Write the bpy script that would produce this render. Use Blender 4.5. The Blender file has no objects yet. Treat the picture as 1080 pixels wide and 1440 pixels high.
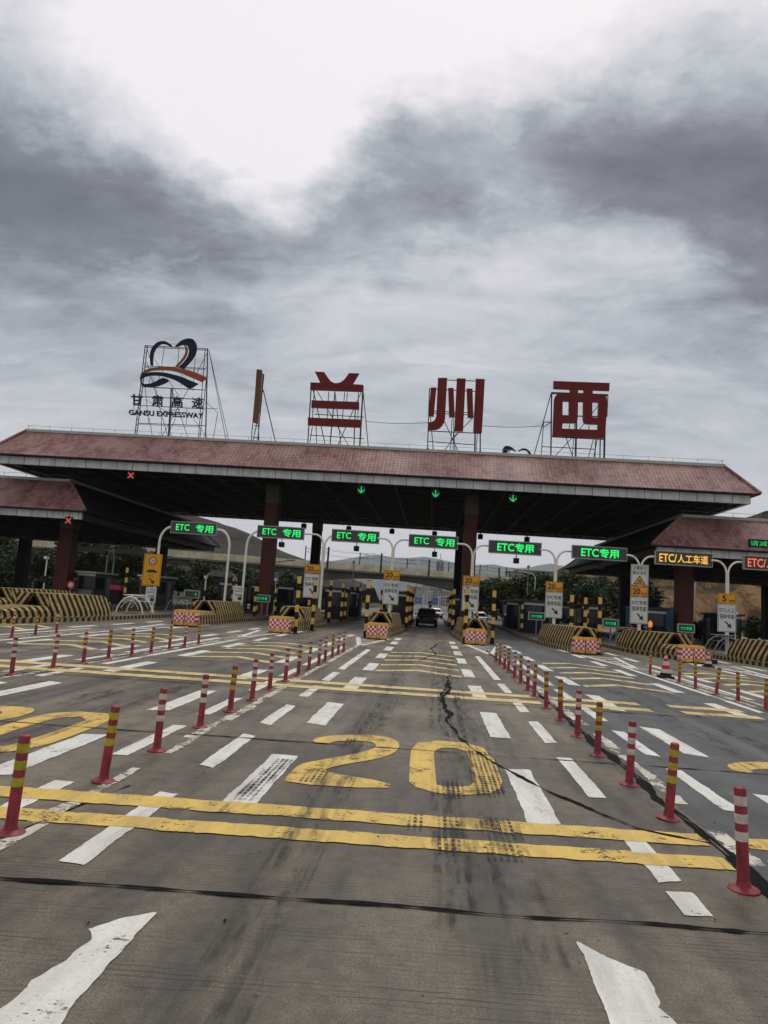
import bpy, bmesh, math, random
from mathutils import Vector, Matrix, noise
R = random.Random(7)
C = bpy.context.scene.collection
rad = math.radians
# ------------------------------------------------------------------ camera model (solved from the bollard rows and the road)
F, CH = 1000.0, 2.0
def unit(v): return Vector(v).normalized()
DIRV = unit((608-540, 849-720, F))                       # road direction seen in the camera
DOWN = DIRV.cross(Vector((608-540+1000, 849-720+67, F))).normalized()
if DOWN.y < 0: DOWN = -DOWN
RIGHT = DOWN.cross(DIRV)
def ray(x, y):
    r = Vector((x-540, y-720, F)); return Vector((r.dot(RIGHT), r.dot(DIRV), -r.dot(DOWN)))
def G(x, y, z=0.0):                                      # pixel of the photograph -> point on the ground
    r = ray(x, y); s = (z-CH)/r.z
    return Vector((r.x*s, r.y*s, z))
def P(x, y, d):                                          # pixel -> point at a distance d along the road
    r = ray(x, y); s = d/r.y
    return Vector((r.x*s, d, CH+r.z*s))
# ------------------------------------------------------------------ node helpers
class NT:
    def __init__(s, nt): s.t = nt; s.n = nt.nodes; s.l = nt.links
    def add(s, typ, **kw):
        n = s.n.new(typ)
        for k, v in kw.items(): setattr(n, k, v)
        return n
    def put(s, sock, v):
        if isinstance(v, bpy.types.NodeSocket): s.l.new(v, sock)
        elif v is not None: sock.default_value = v
    def math(s, op, a, b=None, c=None, clamp=False):
        n = s.add('ShaderNodeMath', operation=op); n.use_clamp = clamp
        for i, v in enumerate((a, b, c)):
            if v is not None: s.put(n.inputs[i], v)
        return n.outputs[0]
    def vmath(s, op, a, b=None):
        n = s.add('ShaderNodeVectorMath', operation=op); s.put(n.inputs[0], a)
        if b is not None: s.put(n.inputs[1], b)
        return n.outputs['Value'] if op in ('LENGTH', 'DOT_PRODUCT', 'DISTANCE') else n.outputs[0]
    def noise(s, vec, scale, detail=4, rough=.55, out='Fac', dist=0.0):
        n = s.add('ShaderNodeTexNoise'); s.put(n.inputs['Vector'], vec); n.inputs['Scale'].default_value = scale
        n.inputs['Detail'].default_value = detail; n.inputs['Roughness'].default_value = rough
        n.inputs['Distortion'].default_value = dist
        return n.outputs[out]
    def ramp(s, fac, a, b, lo=0.0, hi=1.0, smooth=True):
        n = s.add('ShaderNodeMapRange'); n.interpolation_type = 'SMOOTHSTEP' if smooth else 'LINEAR'
        s.put(n.inputs[0], fac)
        for i, v in enumerate((a, b, lo, hi)): s.put(n.inputs[i+1], v)
        return n.outputs[0]
    def mix(s, fac, a, b, blend='MIX'):
        n = s.add('ShaderNodeMix', data_type='RGBA', blend_type=blend)
        s.put(n.inputs[0], fac); s.put(n.inputs[6], c4(a)); s.put(n.inputs[7], c4(b))
        return n.outputs[2]
    def sep(s, v):
        n = s.add('ShaderNodeSeparateXYZ'); s.put(n.inputs[0], v); return n.outputs
    def comb(s, x, y, z):
        n = s.add('ShaderNodeCombineXYZ')
        for i, v in enumerate((x, y, z)): s.put(n.inputs[i], v)
        return n.outputs[0]
    def coord(s, which='Object'): return s.add('ShaderNodeTexCoord').outputs[which]
    def bump(s, h, strength=.3, dist=.02):
        n = s.add('ShaderNodeBump'); n.inputs['Strength'].default_value = strength
        n.inputs['Distance'].default_value = dist; s.put(n.inputs['Height'], h); return n.outputs[0]
def c4(c):
    if isinstance(c, (tuple, list)) and len(c) == 3: return (c[0], c[1], c[2], 1.0)
    return c
def srgb(r, g, b):
    f = lambda v: (v/255/12.92) if v/255 <= .04045 else ((v/255+.055)/1.055)**2.4
    return (f(r), f(g), f(b))
def newmat(name):
    m = bpy.data.materials.new(name); m.use_nodes = True
    t = NT(m.node_tree); b = t.n['Principled BSDF']
    return m, t, b
def simple(name, col, rough=.6, metal=0.0, var=.18, scale=3.0, bump=0.0, emit=None, es=0.0, spec=None):
    m, t, b = newmat(name)
    if var > 0:
        co = t.coord()
        f = t.ramp(t.noise(co, scale, 5, .6), .3, .7)
        f2 = t.ramp(t.noise(co, scale*9, 3, .6), .35, .7)
        f = t.math('MULTIPLY_ADD', f2, .4, t.math('MULTIPLY', f, .6))
        t.put(b.inputs['Base Color'], t.mix(f, tuple(x*(1-var) for x in col), tuple(min(1, x*(1+var)) for x in col)))
        if bump: t.put(b.inputs['Normal'], t.bump(f, bump, .02))
    else: b.inputs['Base Color'].default_value = c4(col)
    b.inputs['Roughness'].default_value = rough; b.inputs['Metallic'].default_value = metal
    b.inputs['Specular IOR Level'].default_value = spec if spec is not None else (.22 if var > 0 else .5)
    if emit:
        b.inputs['Emission Color'].default_value = c4(emit); b.inputs['Emission Strength'].default_value = es
    return m
M = {}
# ------------------------------------------------------------------ mesh builder
class MB:
    def __init__(s): s.v = []; s.f = []; s.mi = []; s.cur = 0
    def m(s, i): s.cur = i; return s
    def face(s, pts):
        b = len(s.v); s.v += [Vector(p) for p in pts]; s.f.append(tuple(range(b, b+len(pts)))); s.mi.append(s.cur); return s
    def raw(s, vs, fs):
        b = len(s.v); s.v += [Vector(p) for p in vs]
        for f in fs: s.f.append(tuple(b+i for i in f)); s.mi.append(s.cur)
        return s
    def box(s, x0, x1, y0, y1, z0, z1):
        return s.raw([(x0,y0,z0),(x1,y0,z0),(x1,y1,z0),(x0,y1,z0),(x0,y0,z1),(x1,y0,z1),(x1,y1,z1),(x0,y1,z1)],
                     [(0,3,2,1),(4,5,6,7),(0,1,5,4),(1,2,6,5),(2,3,7,6),(3,0,4,7)])
    def bbox(s, x0, x1, y0, y1, z0, z1, b=.02):            # box with chamfered edges
        bm = bmesh.new(); bmesh.ops.create_cube(bm, size=1)
        for v in bm.verts:
            v.co = Vector((x0 if v.co.x < 0 else x1, y0 if v.co.y < 0 else y1, z0 if v.co.z < 0 else z1))
        bmesh.ops.bevel(bm, geom=bm.edges[:], offset=b, segments=2, affect='EDGES', profile=.6)
        return s.take(bm)
    def take(s, bm):
        bm.verts.ensure_lookup_table(); bm.verts.index_update()
        s.raw([v.co.copy() for v in bm.verts], [tuple(v.index for v in f.verts) for f in bm.faces]); bm.free(); return s
    def bar(s, p, q, w, h=None):                           # square bar between two points
        return s.tube([p, q], w/2*1.2, 4, rot=math.pi/4)
    def tube(s, pts, r, n=8, rot=0.0, cap=True):
        pts = [Vector(p) for p in pts]; b = len(s.v); k = len(pts)
        up = None
        for i, p in enumerate(pts):
            d = (pts[min(i+1, k-1)]-pts[max(i-1, 0)]).normalized()
            if up is None:
                up = Vector((0,0,1)) if abs(d.z) < .9 else Vector((0,1,0))
            a = d.cross(up).normalized(); c = d.cross(a).normalized(); up = -c if c.dot(up) < 0 else c
            up = a.cross(d).normalized()
            rr = r[i] if isinstance(r, (list, tuple)) else r
            for j in range(n):
                t = rot+2*math.pi*j/n
                s.v.append(p+(a*math.cos(t)+up*math.sin(t))*rr)
        for i in range(k-1):
            for j in range(n):
                a, c = b+i*n+j, b+i*n+(j+1) % n
                s.f.append((a, c, c+n, a+n)); s.mi.append(s.cur)
        if cap:
            s.f.append(tuple(b+j for j in range(n))[::-1]); s.mi.append(s.cur)
            s.f.append(tuple(b+(k-1)*n+j for j in range(n))); s.mi.append(s.cur)
        return s
    def lathe(s, prof, n=16, cx=0, cy=0):
        b = len(s.v)
        for (r, z) in prof:
            for j in range(n):
                t = 2*math.pi*j/n; s.v.append(Vector((cx+r*math.cos(t), cy+r*math.sin(t), z)))
        for i in range(len(prof)-1):
            for j in range(n):
                a, c = b+i*n+j, b+i*n+(j+1) % n
                s.f.append((a, c, c+n, a+n)); s.mi.append(s.cur)
        s.f.append(tuple(b+j for j in range(n))[::-1]); s.mi.append(s.cur)
        s.f.append(tuple(b+(len(prof)-1)*n+j for j in range(n))); s.mi.append(s.cur)
        return s
    def prism(s, poly, y0, y1):                            # polygon in XZ extruded along Y
        n = len(poly); b = len(s.v)
        s.v += [Vector((x, y0, z)) for x, z in poly]+[Vector((x, y1, z)) for x, z in poly]
        s.f.append(tuple(b+i for i in range(n))); s.f.append(tuple(b+n+i for i in range(n))[::-1]); s.mi += [s.cur]*2
        for i in range(n):
            j = (i+1) % n; s.f.append((b+j, b+i, b+n+i, b+n+j)); s.mi.append(s.cur)
        return s
    def xf(s, mat, start=0):
        for i in range(start, len(s.v)): s.v[i] = mat @ s.v[i]
        return s
    def build(s, name, mats, parent=None, loc=None, smooth=False, fix=True):
        me = bpy.data.meshes.new(name); me.from_pydata([tuple(v) for v in s.v], [], s.f); me.update()
        mats = mats if isinstance(mats, (list, tuple)) else [mats]
        for m in mats: me.materials.append(m)
        if any(s.mi): me.polygons.foreach_set('material_index', s.mi)
        if fix:
            bm = bmesh.new(); bm.from_mesh(me); bmesh.ops.recalc_face_normals(bm, faces=bm.faces[:]); bm.to_mesh(me); bm.free()
        if smooth:
            me.polygons.foreach_set('use_smooth', [True]*len(me.polygons)); me.set_sharp_from_angle(angle=rad(40))
        o = bpy.data.objects.new(name, me); C.objects.link(o)
        if parent: o.parent = parent
        if loc is not None: o.location = loc
        return o
def tag(o, label=None, cat=None, group=None, kind=None):
    if label: o['label'] = label
    if cat: o['category'] = cat
    if group: o['group'] = group
    if kind: o['kind'] = kind
    return o
def thing(name, label, cat, loc=(0,0,0), rz=0.0, group=None):
    o = bpy.data.objects.new(name, None); C.objects.link(o); o.location = loc; o.rotation_euler = (0,0,rz)
    o.empty_display_size = .2
    return tag(o, label, cat, group)
def dup(root, loc=None, rz=None, label=None, group=None):
    def rec(o, par):
        c = o.copy(); C.objects.link(c)
        if par: c.parent = par
        for ch in list(o.children): rec(ch, c)
        return c
    r = rec(root, None)
    if loc is not None: r.location = loc
    if rz is not None: r.rotation_euler = (0,0,rz)
    if label: r['label'] = label
    if group: r['group'] = group
    return r
_tc = {}
def text_geo(body, bold=0.0):                              # glyph outlines, normalised to a unit box
    k = (body, bold)
    if k not in _tc:
        cu = bpy.data.curves.new('lettering', 'FONT'); cu.body = body; cu.size = 1; cu.offset = bold; cu.resolution_u = 3
        o = bpy.data.objects.new('lettering', cu); C.objects.link(o)
        dg = bpy.context.evaluated_depsgraph_get(); me = bpy.data.meshes.new_from_object(o.evaluated_get(dg))
        vs = [v.co.copy() for v in me.vertices]; fs = [tuple(p.vertices) for p in me.polygons]
        bpy.data.objects.remove(o); bpy.data.curves.remove(cu); bpy.data.meshes.remove(me)
        x0, x1 = min(v.x for v in vs), max(v.x for v in vs); y0, y1 = min(v.y for v in vs), max(v.y for v in vs)
        _tc[k] = ([((v.x-x0)/(x1-x0), (v.y-y0)/(y1-y0)) for v in vs], fs)
    return _tc[k]
def put_text(mb, body, x0, x1, z0, z1, y, bold=0.0):        # lettering standing in the XZ plane at y
    vs, fs = text_geo(body, bold)
    return mb.raw([(x0+(x1-x0)*a, y, z0+(z1-z0)*b) for a, b in vs], fs)
ORD = ['nearest','second','third','fourth','fifth','sixth','seventh','eighth','ninth','tenth','eleventh','twelfth','thirteenth','fourteenth','fifteenth','sixteenth']
# ------------------------------------------------------------------ materials
def mat_concrete():
    m, t, b = newmat('weathered concrete')
    co = t.coord('Object'); s = t.sep(co)
    n1 = t.noise(co, .35, 6, .62); n2 = t.noise(t.vmath('MULTIPLY', co, (1.6, .22, 1)), 1.3, 5, .6); n3 = t.noise(co, 7, 5, .65); n4 = t.noise(co, 60, 3, .7)
    f = t.math('ADD', t.math('MULTIPLY', n1, .40), t.math('ADD', t.math('MULTIPLY', n2, .42), t.math('MULTIPLY', n3, .23)))
    col = t.mix(t.ramp(f, .40, .64), srgb(59,51,40), srgb(151,138,116))
    n5 = t.noise(co, 140, 2, .6); col = t.mix(t.ramp(n4, .36, .62, 0, .6), col, srgb(56,50,42)); col = t.mix(t.ramp(n5, .53, .72, 0, .6), col, srgb(182,172,152))
    # tining grooves across the road
    gy = t.math('MULTIPLY_ADD', s[0], -.065, s[1])
    wob = t.math('MULTIPLY', t.noise(co, 2.2, 4), .06)
    gr = t.math('SINE', t.math('MULTIPLY', t.math('ADD', gy, wob), 2*math.pi/.052))
    gm = t.math('MULTIPLY', t.ramp(t.noise(t.vmath('MULTIPLY', co, (.3, 1.6, 1)), 1.5, 5, .65), .40, .62), t.ramp(t.noise(t.vmath('MULTIPLY', co, (.8, 22, 1)), 1.6, 3, .6), .35, .6))
    gl = t.math('MULTIPLY', t.ramp(gr, .3, 1), gm)
    col = t.mix(t.math('MULTIPLY', gl, .75), col, srgb(30,26,22))
    # tyre-darkened wheel tracks along every lane (5.6 m apart)
    lx = t.math('PINGPONG', t.math('ADD', s[0], .26+56.0), 2.8)
    tr = t.math('ABSOLUTE', t.math('SUBTRACT', lx, .78))
    tm = t.math('MULTIPLY', t.ramp(tr, .55, .05), t.ramp(t.noise(t.vmath('MULTIPLY', co, (3.0, .12, 1)), 1.0, 5, .6), .3, .65))
    col = t.mix(t.math('MULTIPLY', tm, .7), col, srgb(40,36,31))
    # slab to slab tone, old stains
    vo = t.add('ShaderNodeTexWhiteNoise'); vo.noise_dimensions = '2D'
    t.put(vo.inputs['Vector'], t.comb(t.math('FLOOR', t.math('DIVIDE', t.math('ADD', s[0], 3.1), 5.6)), t.math('FLOOR', t.math('DIVIDE', t.math('SUBTRACT', gy, 4.95), 5.07)), 0))
    col = t.mix(t.math('MULTIPLY', vo.outputs[0], .42), col, srgb(54,47,38))
    st = t.ramp(t.noise(t.vmath('MULTIPLY', co, (1, .45, 1)), 1.3, 8, .72, dist=.8), .54, .70)
    col = t.mix(t.math('MULTIPLY', st, .55), col, srgb(44,38,31))
    sp = t.ramp(t.noise(co, 11, 2, .5), .70, .74)
    col = t.mix(t.math('MULTIPLY', sp, .75), col, srgb(30,28,26))
    t.put(b.inputs['Base Color'], col)
    t.put(b.inputs['Roughness'], t.ramp(n2, .3, .7, .42, .70))
    h = t.math('ADD', t.math('MULTIPLY', gl, -.8), t.math('ADD', t.math('MULTIPLY', n4, .5), n3))
    t.put(b.inputs['Normal'], t.bump(h, .35, .006))
    return m
def mat_asphalt(name, a, bb):
    m, t, b = newmat(name); co = t.coord()
    n1 = t.noise(t.vmath('MULTIPLY', co, (1.5, .2, 1)), .9, 6, .62); n2 = t.noise(co, 40, 3, .7); n3 = t.noise(co, 1.4, 6, .65)
    col = t.mix(t.ramp(t.math('ADD', t.math('MULTIPLY', n1, .6), t.math('MULTIPLY', n3, .4)), .35, .66), a, bb)
    col = t.mix(t.ramp(n2, .4, .75, 0, .4), col, tuple(x*.5 for x in a))
    t.put(b.inputs['Base Color'], col); b.inputs['Roughness'].default_value = .62
    t.put(b.inputs['Normal'], t.bump(n2, .3, .005)); return m
def mat_paint(name, col, wear=.5, dirt=srgb(110,103,92), dirty=.5):
    m, t, b = newmat(name); co = t.coord(); s = t.sep(co)
    n1 = t.noise(co, 2.2, 8, .72); n2 = t.noise(co, 30, 4, .7); n3 = t.noise(t.vmath('MULTIPLY', co, (3, .4, 1)), 1.5, 6, .65); n4 = t.noise(t.vmath('MULTIPLY', co, (1, 5, 1)), 9, 5, .7)
    c = t.mix(t.ramp(n3, .35, .75, 0, dirty), col, dirt)
    c = t.mix(t.ramp(n2, .42, .75, 0, .55), c, tuple(x*.62 for x in col))
    lx = t.math('PINGPONG', t.math('ADD', s[0], .26+56.0), 2.8)
    tm = t.math('MULTIPLY', t.ramp(t.math('ABSOLUTE', t.math('SUBTRACT', lx, .78)), .4, .05), t.ramp(t.noise(t.vmath('MULTIPLY', co, (5, .5, 1)), 1.6, 5, .65), .42, .66))
    c = t.mix(t.math('MULTIPLY', tm, .6), c, srgb(60,54,46))
    t.put(b.inputs['Base Color'], c); b.inputs['Roughness'].default_value = .62
    t.put(b.inputs['Normal'], t.bump(t.math('ADD', n2, n4), .5, .008))
    v = t.math('ADD', t.math('MULTIPLY', n1, .5), t.math('ADD', t.math('MULTIPLY', n2, .26), t.math('MULTIPLY', n4, .24)))
    mask = t.ramp(v, wear-.02, wear+.035)
    tr = t.add('ShaderNodeBsdfTransparent'); mx = t.add('ShaderNodeMixShader')
    t.put(mx.inputs[0], mask); t.l.new(tr.outputs[0], mx.inputs[1]); t.l.new(b.outputs[0], mx.inputs[2])
    t.l.new(mx.outputs[0], t.n['Material Output'].inputs[0]); return m
def mat_skid(name='rubber tread marks', tread=True):
    m, t, b = newmat(name); co = t.coord(); s = t.sep(co)
    b.inputs['Base Color'].default_value = c4((.012,.011,.010)); b.inputs['Roughness'].default_value = .7
    g = t.coord('Generated'); gs = t.sep(g)
    n = t.ramp(t.noise(t.vmath('MULTIPLY', co, (2.5, .6, 1)), 3.0, 7, .7), .40, .66)
    if tread:
        w_ = t.math('MULTIPLY', t.noise(co, 9, 3), .5)
        ribs = t.math('MULTIPLY', t.ramp(t.math('SINE', t.math('ADD', t.math('MULTIPLY', s[0], 2*math.pi/.055), w_)), -.5, .3), t.ramp(t.math('SINE', t.math('ADD', t.math('MULTIPLY', s[1], 2*math.pi/.11), w_)), -.9, -.2))
        k = t.math('MULTIPLY', t.math('MULTIPLY', ribs, t.math('MULTIPLY_ADD', n, .75, .25)), .9)
    else:
        edge = t.math('MULTIPLY', t.ramp(t.noise(t.vmath('MULTIPLY', co, (14, .25, 1)), 1, 4, .6), .35, .62), t.ramp(t.noise(t.vmath('MULTIPLY', co, (1, .5, 1)), 1.0, 3, .6), .38, .58))
        k = t.math('MULTIPLY', t.math('MULTIPLY', edge, n), .62)
    tr = t.add('ShaderNodeBsdfTransparent'); mx = t.add('ShaderNodeMixShader')
    t.put(mx.inputs[0], k); t.l.new(tr.outputs[0], mx.inputs[1]); t.l.new(b.outputs[0], mx.inputs[2])
    t.l.new(mx.outputs[0], t.n['Material Output'].inputs[0]); return m
def mat_hazard(name, period=.46, slant=.55):
    # yellow and black bands: along the sides they lean, round the gap in the front they fan out
    m, t, b = newmat(name); tc = t.add('ShaderNodeTexCoord'); s = t.sep(tc.outputs['Object']); nn = t.sep(tc.outputs['Normal'])
    front = t.math('GREATER_THAN', t.math('ABSOLUTE', nn[1]), .75)
    z2 = t.math('MAXIMUM', t.math('SUBTRACT', s[2], .26), 0.0)
    side = t.math('MULTIPLY_ADD', z2, slant, s[1])
    fr = t.math('MULTIPLY', t.math('ADD', t.math('MULTIPLY_ADD', s[2], .69, t.math('ABSOLUTE', s[0])), .51), 1.5)
    co = t.math('ADD', t.math('MULTIPLY', side, t.math('SUBTRACT', 1, front)), t.math('MULTIPLY', fr, front))
    low = t.math('LESS_THAN', s[2], .24)
    co = t.math('ADD', co, t.math('MULTIPLY', low, period*.3))
    w = t.noise(tc.outputs['Object'], 5, 3)
    fr_ = t.math('FRACT', t.math('DIVIDE', t.math('ADD', co, t.math('MULTIPLY', w, .09)), period))
    msk = t.ramp(fr_, .47, .5)
    n = t.noise(tc.outputs['Object'], 3, 6, .65); n2 = t.noise(tc.outputs['Object'], 16, 4, .65)
    ye = t.mix(t.ramp(n, .3, .7), srgb(168,142,86), srgb(206,182,124)); ye = t.mix(t.ramp(n2, .42, .68, 0, .75), ye, srgb(112,90,56)); ye = t.mix(t.ramp(n, .55, .62, 0, .55), ye, srgb(150,140,118))
    bk = t.mix(t.ramp(n2, .4, .7), srgb(28,22,14), srgb(58,46,28))
    col = t.mix(msk, ye, bk)
    t.put(b.inputs['Base Color'], col); b.inputs['Roughness'].default_value = .75
    t.put(b.inputs['Normal'], t.bump(n2, .3, .01)); b.inputs['Specular IOR Level'].default_value = .2; return m
def mat_kerb():
    m, t, b = newmat('striped kerb paint'); co = t.coord(); s = t.sep(co)
    fr_ = t.math('FRACT', t.math('DIVIDE', s[1], .5)); n = t.noise(co, 6, 5, .65)
    col = t.mix(t.ramp(fr_, .48, .5), t.mix(n, srgb(140,118,70), srgb(176,152,98)), srgb(30,26,20))
    up = t.math('GREATER_THAN', t.sep(t.coord('Normal'))[2], .6)
    col = t.mix(up, col, t.mix(t.noise(co, 2.5, 6), srgb(70,66,60), srgb(110,104,94)))
    t.put(b.inputs['Base Color'], col); b.inputs['Roughness'].default_value = .8; return m
def mat_postband():
    m, t, b = newmat('yellow and black post bands'); co = t.coord(); s = t.sep(co)
    fr_ = t.math('FRACT', t.math('DIVIDE', s[2], .74)); n = t.noise(co, 6, 5, .6)
    col = t.mix(t.ramp(fr_, .49, .51), srgb(26,21,14), t.mix(n, srgb(196,156,74), srgb(222,186,104)))
    t.put(b.inputs['Base Color'], col); b.inputs['Roughness'].default_value = .5; b.inputs['Specular IOR Level'].default_value = .2; return m
def mat_checker():
    m, t, b = newmat('chequered crash drum'); tc = t.add('ShaderNodeTexCoord'); co = tc.outputs['Object']; s = t.sep(co)
    sz = .115
    a = t.math('FLOOR', t.math('DIVIDE', t.math('ADD', s[0], 5.0+sz*.5), sz)); c = t.math('FLOOR', t.math('DIVIDE', s[2], sz))
    ck = t.math('FRACT', t.math('MULTIPLY', t.math('ADD', a, c), .5)); ck = t.math('GREATER_THAN', ck, .25)
    n = t.noise(co, 5, 6, .65)
    pk = t.mix(ck, t.mix(n, srgb(150,44,62), srgb(205,70,92)), t.mix(n, srgb(225,190,178), srgb(246,224,214)))
    ye = t.mix(t.ramp(n, .3, .7), srgb(196,140,66), srgb(236,186,104))
    inz = t.math('MULTIPLY', t.math('GREATER_THAN', s[2], sz*2), t.math('LESS_THAN', s[2], sz*6))
    t.put(b.inputs['Base Color'], t.mix(inz, ye, pk)); b.inputs['Roughness'].default_value = .5; b.inputs['Specular IOR Level'].default_value = .2; return m
def mat_tiles():
    m, t, b = newmat('red barrel roof tiles'); tc = t.add('ShaderNodeTexCoord'); co = tc.outputs['Object']; s = t.sep(co); nn = t.sep(tc.outputs['Normal'])
    side = t.math('GREATER_THAN', t.math('ABSOLUTE', nn[0]), .4)
    u = t.math('ADD', t.math('MULTIPLY', s[0], t.math('SUBTRACT', 1, side)), t.math('MULTIPLY', s[1], side))
    barrel = t.math('ABSOLUTE', t.math('SINE', t.math('MULTIPLY', u, math.pi/.30)))
    course = t.math('FRACT', t.math('DIVIDE', s[2], .265))
    h = t.math('ADD', t.math('MULTIPLY', barrel, .38), t.math('MULTIPLY', t.math('SUBTRACT', 1, course), .8))
    wn = t.add('ShaderNodeTexWhiteNoise'); wn.noise_dimensions = '2D'
    t.put(wn.inputs['Vector'], t.comb(t.math('FLOOR', t.math('DIVIDE', u, .30)), t.math('FLOOR', t.math('DIVIDE', s[2], .265)), 0))
    n = t.noise(t.vmath('MULTIPLY', co, (1, 1, .3)), .5, 6, .65)
    col = t.mix(wn.outputs[0], srgb(108,70,67), srgb(146,104,99)); col = t.mix(t.ramp(n, .40, .66, 0, .75), col, srgb(166,128,122)); col = t.mix(t.ramp(t.noise(t.vmath('MULTIPLY', co, (1.4, 1, .12)), 1.6, 5, .65), .52, .68, 0, .5), col, srgb(74,48,44))
    gap = t.math('MAXIMUM', t.ramp(barrel, .35, .1), t.ramp(course, .80, .95))
    col = t.mix(t.math('MULTIPLY', gap, .45), col, srgb(66,34,34))
    t.put(b.inputs['Base Color'], col); b.inputs['Roughness'].default_value = .55
    t.put(b.inputs['Normal'], t.bump(h, .8, .04)); b.inputs['Specular IOR Level'].default_value = .2; return m
def mat_fascia():
    m, t, b = newmat('pale fascia panels'); tc = t.add('ShaderNodeTexCoord'); co = tc.outputs['Object']; s = t.sep(co); nn = t.sep(tc.outputs['Normal'])
    side = t.math('GREATER_THAN', t.math('ABSOLUTE', nn[0]), .6)
    u = t.math('ADD', t.math('MULTIPLY', s[0], t.math('SUBTRACT', 1, side)), t.math('MULTIPLY', s[1], side))
    f = t.math('FRACT', t.math('DIVIDE', u, 1.28)); seam = t.math('LESS_THAN', f, .035)
    n = t.noise(t.vmath('MULTIPLY', co, (1, 1, .35)), 1.5, 6, .6)
    col = t.mix(t.ramp(n, .3, .7), srgb(176,182,182), srgb(214,218,215)); col = t.mix(seam, col, srgb(45,44,44))
    t.put(b.inputs['Base Color'], col); b.inputs['Roughness'].default_value = .45; return m
def mat_leaf(name, a, bb):
    m, t, b = newmat(name); co = t.coord(); g = t.add('ShaderNodeNewGeometry')
    n = t.noise(co, .55, 3, .6)
    col = t.mix(t.math('ADD', t.math('MULTIPLY', g.outputs['Random Per Island'], .6), t.math('MULTIPLY', n, .4)), a, bb)
    t.put(b.inputs['Base Color'], col); b.inputs['Roughness'].default_value = .65; b.inputs['Specular IOR Level'].default_value = .2; return m
def mat_terrain(name, a, bb, cc, sc=.05, strat=0.0):
    m, t, b = newmat(name); co = t.coord()
    n1 = t.noise(co, sc, 8, .62); n2 = t.noise(co, sc*7, 6, .65); n3 = t.noise(t.vmath('MULTIPLY', co, (1, 1, 6)), sc*3, 5, .6)
    col = t.mix(t.ramp(n1, .38, .62), a, bb); col = t.mix(t.ramp(n2, .45, .62, 0, .8), col, cc)
    if strat:
        s = t.sep(co); st = t.math('SINE', t.math('ADD', t.math('MULTIPLY', s[2], strat), t.math('MULTIPLY', n1, 6)))
        col = t.mix(t.ramp(st, .2, .9, 0, .6), col, tuple(x*.55 for x in a))
    t.put(b.inputs['Base Color'], col); b.inputs['Roughness'].default_value = .95
    t.put(b.inputs['Normal'], t.bump(t.math('ADD', n2, n3), .7, 1.0)); b.inputs['Specular IOR Level'].default_value = .2; return m
def mat_led(name, col):
    m, t, b = newmat(name); co = t.coord(); s = t.sep(co)
    b.inputs['Base Color'].default_value = c4(tuple(x*.3 for x in col)); b.inputs['Emission Color'].default_value = c4(col)
    d = t.math('MULTIPLY', t.math('ABSOLUTE', t.math('SINE', t.math('MULTIPLY', s[0], math.pi/.045))), t.math('ABSOLUTE', t.math('SINE', t.math('MULTIPLY', s[2], math.pi/.045))))
    t.put(b.inputs['Emission Strength'], t.ramp(d, .1, .6, .35, 1.5)); return m
def mat_panel():
    m, t, b = newmat('dark LED matrix'); co = t.coord(); s = t.sep(co)
    d = t.math('MULTIPLY', t.math('ABSOLUTE', t.math('SINE', t.math('MULTIPLY', s[0], math.pi/.09))), t.math('ABSOLUTE', t.math('SINE', t.math('MULTIPLY', s[2], math.pi/.09))))
    t.put(b.inputs['Base Color'], t.mix(t.ramp(d, .3, .7), srgb(46,48,46), srgb(66,68,64))); b.inputs['Roughness'].default_value = .4; return m
def mat_ribbed(name, a, bb, per, axis=0):
    m, t, b = newmat(name); co = t.coord(); s = t.sep(co)
    f = t.math('FRACT', t.math('DIVIDE', s[axis], per)); n = t.noise(co, .4, 6, .6)
    col = t.mix(t.ramp(n, .35, .65), a, bb); col = t.mix(t.ramp(f, .04, .02), col, tuple(x*.35 for x in a))
    t.put(b.inputs['Base Color'], col); b.inputs['Roughness'].default_value = .7; return m
M['concrete'] = mat_concrete()
M['asphalt'] = mat_asphalt('dark patched asphalt', srgb(58,58,59), srgb(92,92,91))
M['earth'] = mat_terrain('dry earth', srgb(84,76,60), srgb(66,68,46), srgb(52,56,36), .02)
M['white_paint'] = mat_paint('worn white road paint', srgb(230,228,218), .41, dirty=.4)
M['white_flaky'] = mat_paint('flaking white road paint', srgb(220,214,194), .47, dirty=.5)
M['yellow_paint'] = mat_paint('worn yellow road paint', srgb(230,192,92), .437, srgb(166,138,82), .7)
M['yellow_faded'] = mat_paint('faded yellow road paint', srgb(226,200,130), .425, srgb(170,148,96), .55)
M['bitumen'] = simple('bitumen sealant', (.006,.006,.006), .9, bump=.4, scale=20, spec=.15)
M['skid'] = mat_skid(); M['smear'] = mat_skid('rubber smears', False)
def mat_rubber():
    m, t, b = newmat('scuffed red bollard rubber'); co = t.coord(); s = t.sep(co); oi = t.add('ShaderNodeObjectInfo')
    cw = t.vmath('ADD', co, t.comb(t.math('MULTIPLY', oi.outputs['Random'], 37), 0, 0))
    n = t.noise(cw, 9, 6, .65); n2 = t.noise(t.vmath('MULTIPLY', cw, (1, 1, .25)), 24, 5, .7)
    col = t.mix(t.ramp(n, .3, .7), srgb(116,24,36), srgb(158,44,58)); col = t.mix(t.math('MULTIPLY', oi.outputs['Random'], .35), col, srgb(150,66,66))
    col = t.mix(t.ramp(n2, .52, .68, 0, .7), col, srgb(70,30,32))
    t.put(b.inputs['Base Color'], col); b.inputs['Roughness'].default_value = .55; return m
M['red_rubber'] = mat_rubber()
M['band_white'] = simple('white reflective band', srgb(198,186,172), .4, var=.28, scale=14)
M['band_lime'] = simple('lime reflective band', srgb(166,158,48), .4, var=.3, scale=14)
M['black'] = simple('black rubber', (.012,.012,.012), .6)
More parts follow.
